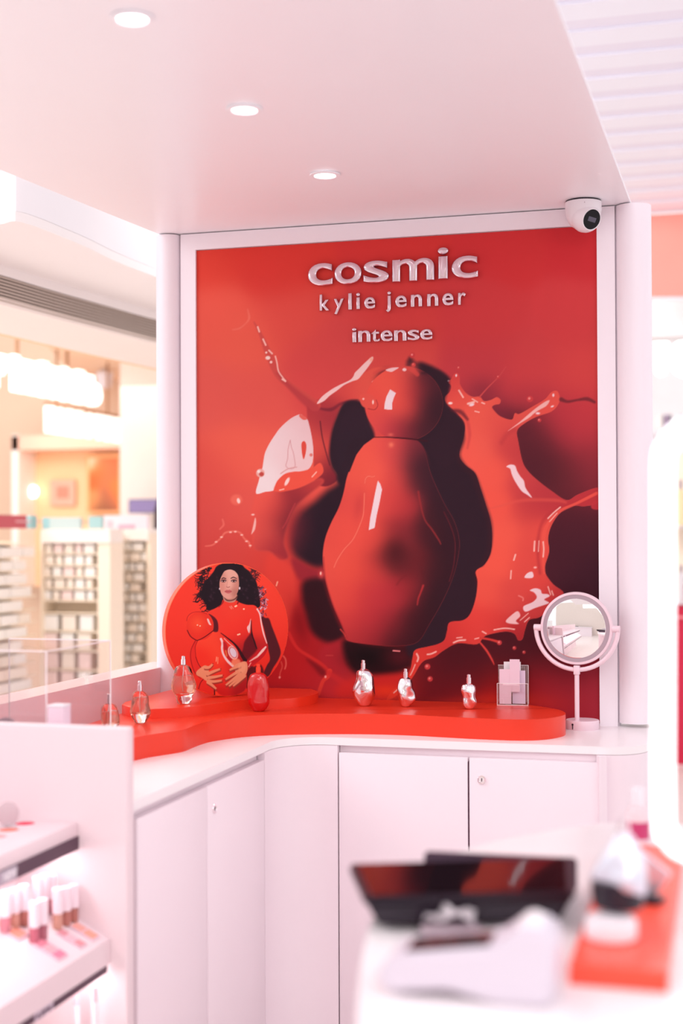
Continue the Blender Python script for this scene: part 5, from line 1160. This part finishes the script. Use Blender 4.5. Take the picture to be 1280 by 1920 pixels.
# glowing letters on their rail
m_gl = mat('letter_glow', (1, 1, 1, 1), emit=(1, .98, .95, 1), es=1.5); m_gl2 = mat('letter_glow_warm', (1, 1, 1, 1), emit=(1, .95, .88, 1), es=1.05); m_br = mat('brass', rgb(170, 120, 84), .4)
SX = -4.5
t = thing('shop_sign', 'upper row of glowing white letters hanging in the shop, upper left', 'sign', tuple(onX(90, 750, SX)))
ra, rb = onX(-60, 640, SX), onX(176, 688, SX)
box_between('rail', (SX - .02, ra.y, ra.z - .12), (SX + .005, rb.y, ra.z - .03), m_gl, t)
for px in (32, 126):
    a = onX(px, 668, SX); tube('hanging_rod', [(SX, a.y, a.z - .1), (SX, a.y, ZC)], .012, m_br, t, 8)
lets = [('r', -28, 3, 0), ('k', 18, 40, 1), ('a', 44, 66, 0), ('l', 69, 80, 1), ('e', 84, 106, 0), ('i', 110, 119, 1), ('d', 122, 148, 1), ('o', 152, 180, 0)]
ztop = onX(30, 668, SX).z; zx = onX(150, 714, SX).z; zb = onX(100, 752, SX).z
zb = onX(20, 734, SX).z
for ch, xa, xb, tall in lets:
    a = onX(xa, 730, SX); b = onX(xb, 740, SX)
    fit_text('letter', ch, (SX, a.y, zb), (0, b.y - a.y, 0), (0, 0, ((ztop if tall else zx) - zb)), (1, 0, 0), m_gl, t, .05, .05, .4, 1)
SX2 = -4.75
t = thing('shop_sign', 'lower row of smaller warm glowing capital letters in the shop', 'sign', tuple(onX(150, 800, SX2)))
z0 = onX(90, 812, SX2).z; z1 = onX(90, 762, SX2).z
for i, ch in enumerate('MAKEOVER'):
    xa = 83 + i * 18.4; a = onX(xa, 790, SX2); b = onX(xa + 11.5, 790, SX2)
    fit_text('letter', ch, (SX2, a.y, z0), (0, b.y - a.y, 0), (0, 0, z1 - z0), (1, 0, 0), m_gl2, t, .02, .04, .4, 1)
for px in (110, 205):
    a = onX(px, 765, SX2); tube('hanging_rod', [(SX2 - .015, a.y, z1 + .02), (SX2 - .015, a.y, ZC)], .010, m_br, t, 8)
a = onX(90, 790, SX2); b = onX(226, 790, SX2); box_between('rail', (SX2 - .03, a.y, z1), (SX2, b.y, z1 + .03), m_br, t)
t = thing('spot_lamp', 'small pale ceiling spotlight behind the glowing letters', 'lamp', tuple(onY(198, 705, BW - .2)))
q_ = onY(196, 728, BW - .2); lathe('head', [(.05, 0), (.07, .12), (.03, .15)], MT['white'], t, 20, tuple(q_)); tube('stem', [(q_.x, q_.y, q_.z + .14), (q_.x, q_.y, ZC)], .015, m_br, t, 8)
# shelving islands stacked with white cartons
m_ct = [mat('carton_white', rgb(250, 246, 240), .6), mat('carton_cream', rgb(250, 238, 224), .6), mat('carton_pink', rgb(250, 226, 220), .6)]
m_sh = mat('island_oak', rgb(253, 236, 214), .6, noise=.03)
IY = 7.2
random.seed(11)
proto = {}
ORD = 'first second third fourth fifth sixth seventh eighth ninth tenth eleventh twelfth thirteenth fourteenth fifteenth sixteenth seventeenth eighteenth'.split()
cnt_ = {}
def lab_(row, where):
    # rows of the left island are filled from the floor up, the others from the top down
    n_ = cnt_.get((row, where), 0); cnt_[(row, where)] = n_ + 1
    end = 'row up' if where.startswith('left') else 'row down'
    return '%s white carton from the left, %s %s, %s' % (ORD[n_], ORD[row], end, where)
def carton(lo, hi, k, lab, grp):
    s_ = tuple(round(abs(b - a), 3) for a, b in zip(lo, hi)); key = (s_, k)
    if key not in proto:
        bm = bmesh.new(); add_box(bm, (0, 0, s_[2] / 2), s_, None, .004, 1); proto[key] = mesh_from(bm, 'carton'); proto[key].materials.append(m_ct[k])
    o = bpy.data.objects.new('carton', proto[key]); COL.objects.link(o)
    o.location = ((lo[0] + hi[0]) / 2, (lo[1] + hi[1]) / 2, lo[2]); finish(o, lab, 'box', grp)
# island A: end facing the aisle (plane x = const)
pA = onY(76, 1100, IY); AX = pA.x
t = thing('shelf_island', 'left shelving island with a red header, packed with white cartons', 'shelving', (AX - .2, 5.9, 0))
rows = 15; zlo, zhi = .30, 1.39; dz = (zhi - zlo) / rows
ya, yb_ = onX(-25, 1100, AX).y, IY - .04
box_between('core', (AX - .50, ya, 0), (AX - .16, yb_, zhi + .01), m_sh, t)
for r_ in range(rows + 1): box_between('shelf', (AX - .17, ya, zlo + r_ * dz - .008), (AX - .005, yb_, zlo + r_ * dz), m_sh, t)
for r_ in range(rows):
    y = ya + .01
    while y < yb_ - .1:
        wd = random.choice([.14, .19, .24])
        if y + wd > yb_: break
        if True: carton((AX - .15, y, zlo + r_ * dz), (AX + .002, y + wd - .012, zlo + r_ * dz + dz - .022), random.choice([0, 0, 1]), lab_(r_, 'left shelving island'), 'cartons on the left shelving island')
        y += wd
hz0 = onX(40, 991, AX).z; hz1 = onX(40, 966, AX).z
def header(name_lab, xa, xb, ya_, yb2, colr, par, Y=None, X=None):
    if Y is not None: return slab_y('header_board', xa, ya_, xb, yb2, Y, .03, mat('header_print', colr, .5), par)
h_ = box_between('header_board', (AX - .03, ya, hz0), (AX, onX(50, 980, AX).y, hz1), mat('header_red', rgb(200, 84, 98), .5), t)
for i in range(4):
    y = ya + .3 + i * .24
    box_between('header_mark', (AX, y, hz0 + .035), (AX + .004, y + .17, hz1 - .03), mat('header_mark', rgb(238, 190, 196), .5), h_)
h_ = box_between('header_board', (AX - .03, onX(58, 980, AX).y, hz0), (AX, yb_, hz1), mat('header_teal', rgb(156, 200, 204), .5), t)
# island B: front facing us
t = thing('shelf_island', 'middle oak shelving island with a teal header and small cartons', 'shelving', (-3.4, IY + .2, 0))
slab_y('core', 78, 1000, 204, 1700, IY + .16, .2, m_sh, t); slab_y('side_post', 184, 1000, 206, 1700, IY, .17, mat('post_cream', rgb(254, 236, 214), .6), t); slab_y('side_post', 76, 1000, 80, 1700, IY, .17, m_sh, t)
slab_y('header_board', 92, 970, 150, 992, IY, .03, mat('header_pale_teal', rgb(196, 214, 212), .5), t); slab_y('header_board', 79, 970, 92, 992, IY - .002, .03, mat('header_teal2', rgb(158, 202, 206), .5), t); slab_y('header_board', 166, 968, 190, 991, IY, .03, mat('header_teal3', rgb(168, 206, 206), .5), t)
slab_y('header_rail', 76, 992, 206, 1018, IY - .012, .17, mat('post_white', rgb(252, 240, 230), .6), t)
ys = [1040, 1062, 1084, 1106, 1128, 1152, 1186, 1222, 1258, 1290, 1320, 1350]
for i, y in enumerate(ys):
    slab_y('shelf', 80, y - 3, 184, y, IY + .01, .16, m_sh, t)
    hpx = (y - ys[i - 1] if i else 22) - 5
    if 1128 < y <= 1152: continue
    x = 82 + random.uniform(0, 3)
    while x < 178:
        wd = random.choice([14, 18, 22]) if y < 1150 else random.choice([26, 28])
        if x + wd > 183: break
        a = onY(x, y - 3, IY + .02); b = onY(x + wd - 2.5, y - 3 - hpx, IY + .02)
        if True: carton((a.x, IY + .02, onY(130, y - 3, IY).z), (b.x, IY + .14, onY(130, y - 3 - hpx, IY).z), random.choice([0, 1, 2]), lab_(i, 'middle oak shelving island'), 'cartons on the middle shelving island')
        x += wd + (2 if y < 1150 else 5)
# island C
CY_ = 7.6
t = thing('shelf_island', 'right shelving island with a white header beside the column', 'shelving', (-2.8, CY_, 0))
slab_y('core', 204, 1000, 280, 1700, CY_ + .16, .2, m_sh, t); slab_y('side_post', 276, 1000, 282, 1700, CY_, .17, m_sh, t)
h_ = slab_y('header_board', 194, 966, 276, 992, CY_, .03, mat('header_white', rgb(240, 226, 234), .5), t)
slab_y('header_mark', 222, 984, 252, 991, CY_ - .004, .004, mat('mark_pink', rgb(240, 176, 196), .5), h_); slab_y('header_mark', 200, 976, 210, 988, CY_ - .004, .004, mat('mark_pink2', rgb(244, 200, 212), .5), h_)
slab_y('header_rail', 208, 992, 278, 1014, CY_ - .012, .17, mat('post_white2', rgb(252, 242, 234), .6), t)
for i in range(17):
    y = 1034 + i * 19
    slab_y('shelf', 204, y - 2, 276, y, CY_ + .01, .15, m_sh, t)
    x = 207
    while x < 272:
        wd = random.choice([11, 16, 21])
        if x + wd > 275: break
        a = onY(x, y - 2, CY_); b = onY(x + wd - 2, y - 16, CY_)
        if True: carton((a.x, CY_ + .015, onY(240, y - 2, CY_).z), (b.x, CY_ + .13, onY(240, y - 16, CY_).z), random.choice([0, 0, 1]), lab_(i, 'right shelving island'), 'cartons on the right shelving island')
        x += wd + 1
# dark stand and purple bag glimpsed beside the column
t = thing('wall_screen', 'grey violet screen just left of the column', 'screen', tuple(onY(262, 962, 9.2)))
slab_y('screen_body', 241, 936, 300, 962, 9.22, .05, MT['black'], t); slab_y('screen_face', 242, 937, 299, 961, 9.215, .01, mat('violet_face', rgb(150, 136, 186), .4), t)
t = thing('person', 'shopper with dark hair in a coral top, half hidden by the column', 'person', tuple(onY(292, 1290, 8.4)))
pp = onY(293, 960, 8.4); k = depth_of(pp) / FPX
base_z = 0
bm = bmesh.new(); hz = onY(293, 962, 8.4).z
prof = [(.02, hz + .13), (.07, hz + .11), (.095, hz + .03), (.09, hz - .04), (.06, hz - .10), (.05, hz - .14), (.12, hz - .18), (.19, hz - .24), (.185, hz - .45), (.15, hz - .62), (.17, hz - .78), (.15, hz - .95), (.12, .45), (.10, .04), (.02, .0)]
add_lathe(bm, prof, 24, (pp.x + .12, pp.y, 0), None); 
bo = bobj('body', bm, mat('top_coral', rgb(226, 130, 130), .7), t, True)
lathe('hair', [(.02, hz + .15), (.09, hz + .12), (.12, hz + .02), (.125, hz - .10), (.10, hz - .2), (.02, hz - .16)], mat('hair_dark', rgb(56, 36, 44), .6), t, 24, (pp.x + .115, pp.y, 0))
t = thing('shoulder_bag', 'violet bag at the side of the half hidden shopper', 'bag', tuple(onY(286, 1120, 8.2)))
slab_y('bag_body', 279, 1074, 305, 1122, 8.15, .08, mat('bag_violet', rgb(176, 140, 214), .5), t, bevel=.02); slab_y('bag_clasp', 279, 1040, 292, 1052, 8.14, .03, MT['black'], t)
q_ = onY(290, 1052, 8.18); tube('strap', [(q_.x - .03, q_.y, onY(290, 1074, 8.18).z), (q_.x + .02, q_.y, q_.z + .05), (q_.x + .08, q_.y, onY(290, 1074, 8.18).z)], .008, MT['black'], t, 8)

# ------------------------------------------------------------------ the hall beyond, right
HZ = 3.35
t = thing('ceiling_slats', 'pale lilac white slatted hall ceiling beyond the canopy, upper right', 'ceiling', (1.5, 7, HZ)); t['kind'] = 'structure'
m_s1 = mat('slat_white', rgb(243, 243, 254), .6); m_s2 = mat('slat_gap', rgb(238, 234, 248), .7)
ye = onZ(1225, 402, HZ).y
box_between('slat_backing', (-.9, 1.2, HZ + .03), (5.0, ye + .1, HZ + .06), m_s2, t)
y = 1.3
while y < ye: 
    box_between('slat', (-.9, y, HZ + .018), (5.0, min(y + .17, ye + .1), HZ + .03), m_s1, t); y += .30
BYR = ye + .02
t = thing('hanging_banner', 'coral red hanging banner at the right edge', 'banner', tuple(onY(1260, 560, BYR)))
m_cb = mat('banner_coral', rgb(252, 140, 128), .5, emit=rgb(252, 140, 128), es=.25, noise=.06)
slab_y('banner_sheet', 1180, 398, 1420, 559, BYR, .03, m_cb, t)
tube('banner_bar', [onY(1180, 560, BYR), onY(1420, 560, BYR)], .012, MT['white'], t, 8)
RYW = BYR + .6
o = slab_y('wall_bulkhead', 1150, 400, 1440, 628, RYW, .3, mat('bulkhead_white', rgb(250, 250, 252), .6)); finish(o, 'white bulkhead under the coral banner', 'wall', kind='structure')
o = slab_y('wall_far', 1100, 560, 1500, 1700, 14, .1, mat('far_wall', rgb(246, 240, 242), .7, noise=.05)); finish(o, 'pale far shop wall at the right', 'wall', kind='structure')
m_gb = mat('globe_glow', (1, 1, 1, 1), emit=(1, 1, 1, 1), es=3.0)
for i, (px, py, r_, lab) in enumerate(((1238, 667, 38, 'glowing white hanging lamp beside the right column'), (1290, 672, 36, 'round glowing white lamp cut by the right picture edge'))):
    q_ = onY(px, py, 11.0); k = depth_of(q_) / FPX
    t = thing('globe_lamp', lab, 'lamp', tuple(q_), group='glowing hanging lamps')
    rr = r_ * k; sx_ = .45 if i == 0 else 1
    lathe('globe', [(max(rr * math.sin(math.radians(a)) * sx_, .002), -rr * math.cos(math.radians(a))) for a in range(0, 181, 12)], m_gb, t, 24, world=False)
    tube('cord', [(0, 0, rr), (0, 0, rr + .5)], .008, MT['grey'], t, 8, world=False)
# far shop counter shelves with small goods and the red cabinet
t = thing('shop_shelf', 'white shop shelf with small goods at the far right', 'shelving', tuple(onY(1300, 1130, 9.0)))
slab_y('board', 1225, 1126, 1400, 1134, 9.0, .3, MT['white'], t); slab_y('board', 1225, 985, 1400, 990, 9.0, .3, MT['white'], t); slab_y('back', 1225, 850, 1400, 1126, 9.3, .03, mat('shelf_cream', rgb(252, 238, 216), .6), t)
t = thing('red_cabinet', 'crimson cabinet front under the white shop shelf, far right', 'cabinet', tuple(onY(1300, 1430, 9.0)))
slab_y('carcass', 1225, 1135, 1400, 1440, 9.02, .4, mat('crimson', rgb(204, 26, 66), .4), t); slab_y('rail', 1225, 1156, 1400, 1160, 9.0, .02, mat('rail_pink', rgb(246, 150, 160), .4), t)
for i, (px, y0, y1, c_, lab) in enumerate(((1277, 1060, 1126, (226, 220, 224), 'tall pale bottle on the far right shop shelf'), (1290, 1085, 1126, (236, 90, 90), 'small red topped jar on the far right shop shelf'), (1276, 900, 985, (250, 228, 180), 'yellow box on the upper far right shelf'), (1292, 880, 985, (190, 180, 170), 'grey bottle on the upper far right shelf'))):
    q_ = onY(px, y1, 8.95); k = depth_of(q_) / FPX
    t = thing('shop_bottle', lab, 'bottle', tuple(q_), group='goods on the far right shelf')
    lathe('body', [(.0005, 0), (7 * k, 0), (7 * k, (y1 - y0) * k * .75), (3 * k, (y1 - y0) * k * .8)], mat('shop_goods', rgb(*c_), .4), t, 16, world=False)
    lathe('cap', [(3.4 * k, (y1 - y0) * k * .8), (3.4 * k, (y1 - y0) * k)], MT['grey'], t, 16, world=False)
o = slab_y('red_wall_block', 1215, 1436, 1400, 1800, 9.0, .4, mat('block_white', rgb(244, 232, 238), .5)); finish(o, 'white plinth under the crimson cabinet', 'plinth')
t = thing('high_shelf', 'white high shelf in the far shop above the lit mirror', 'shelving', tuple(onY(1300, 808, 12.6)))
slab_y('board', 1215, 806, 1400, 812, 12.5, .5, MT['white'], t); slab_y('bracket', 1222, 812, 1228, 860, 12.6, .3, MT['white'], t)
for px, py, c_, lab in ((1236, 792, (250, 240, 236), 'white bag hanging in the far shop'), (1262, 792, (244, 240, 244), 'white box high in the far shop'), (1282, 792, (90, 90, 120), 'dark blue item in the far shop'), (1250, 792, (176, 150, 176), 'mauve item in the far shop')):
    t = slab_y('shop_parcel', px - 8, py - 14, px + 9, py + 12, 12.6, .1, mat('parcel', rgb(*c_), .5), None); finish(t, lab, 'parcel')

# ------------------------------------------------------------------ the hall behind the camera (seen only in the round mirror and in the chrome)
RY = -3.2
o = box_between('wall_rear', (-5, RY - .1, 0), (5, RY, 3.0), mat('rear_beige', rgb(236, 224, 216), .6, noise=.02)); finish(o, 'beige hall wall opposite the kiosk, seen in the round mirror', 'wall', kind='structure')
t = thing('rear_counter', 'pink counter opposite the kiosk, seen in the round mirror', 'counter', (-2.9, RY + .35, 0))
box_between('counter_body', (-4.6, RY + .2, 0), (-1.2, RY + .7, .70), MT['booth'], t); box_between('counter_top', (-4.65, RY + .15, .70), (-1.15, RY + .75, .74), MT['white'], t)
o = box_between('dark_tray', (-2.75, RY + .4, .74), (-2.4, RY + .6, .765), MT['black']); finish(o, 'black tray on the pink counter seen in the mirror', 'tray')
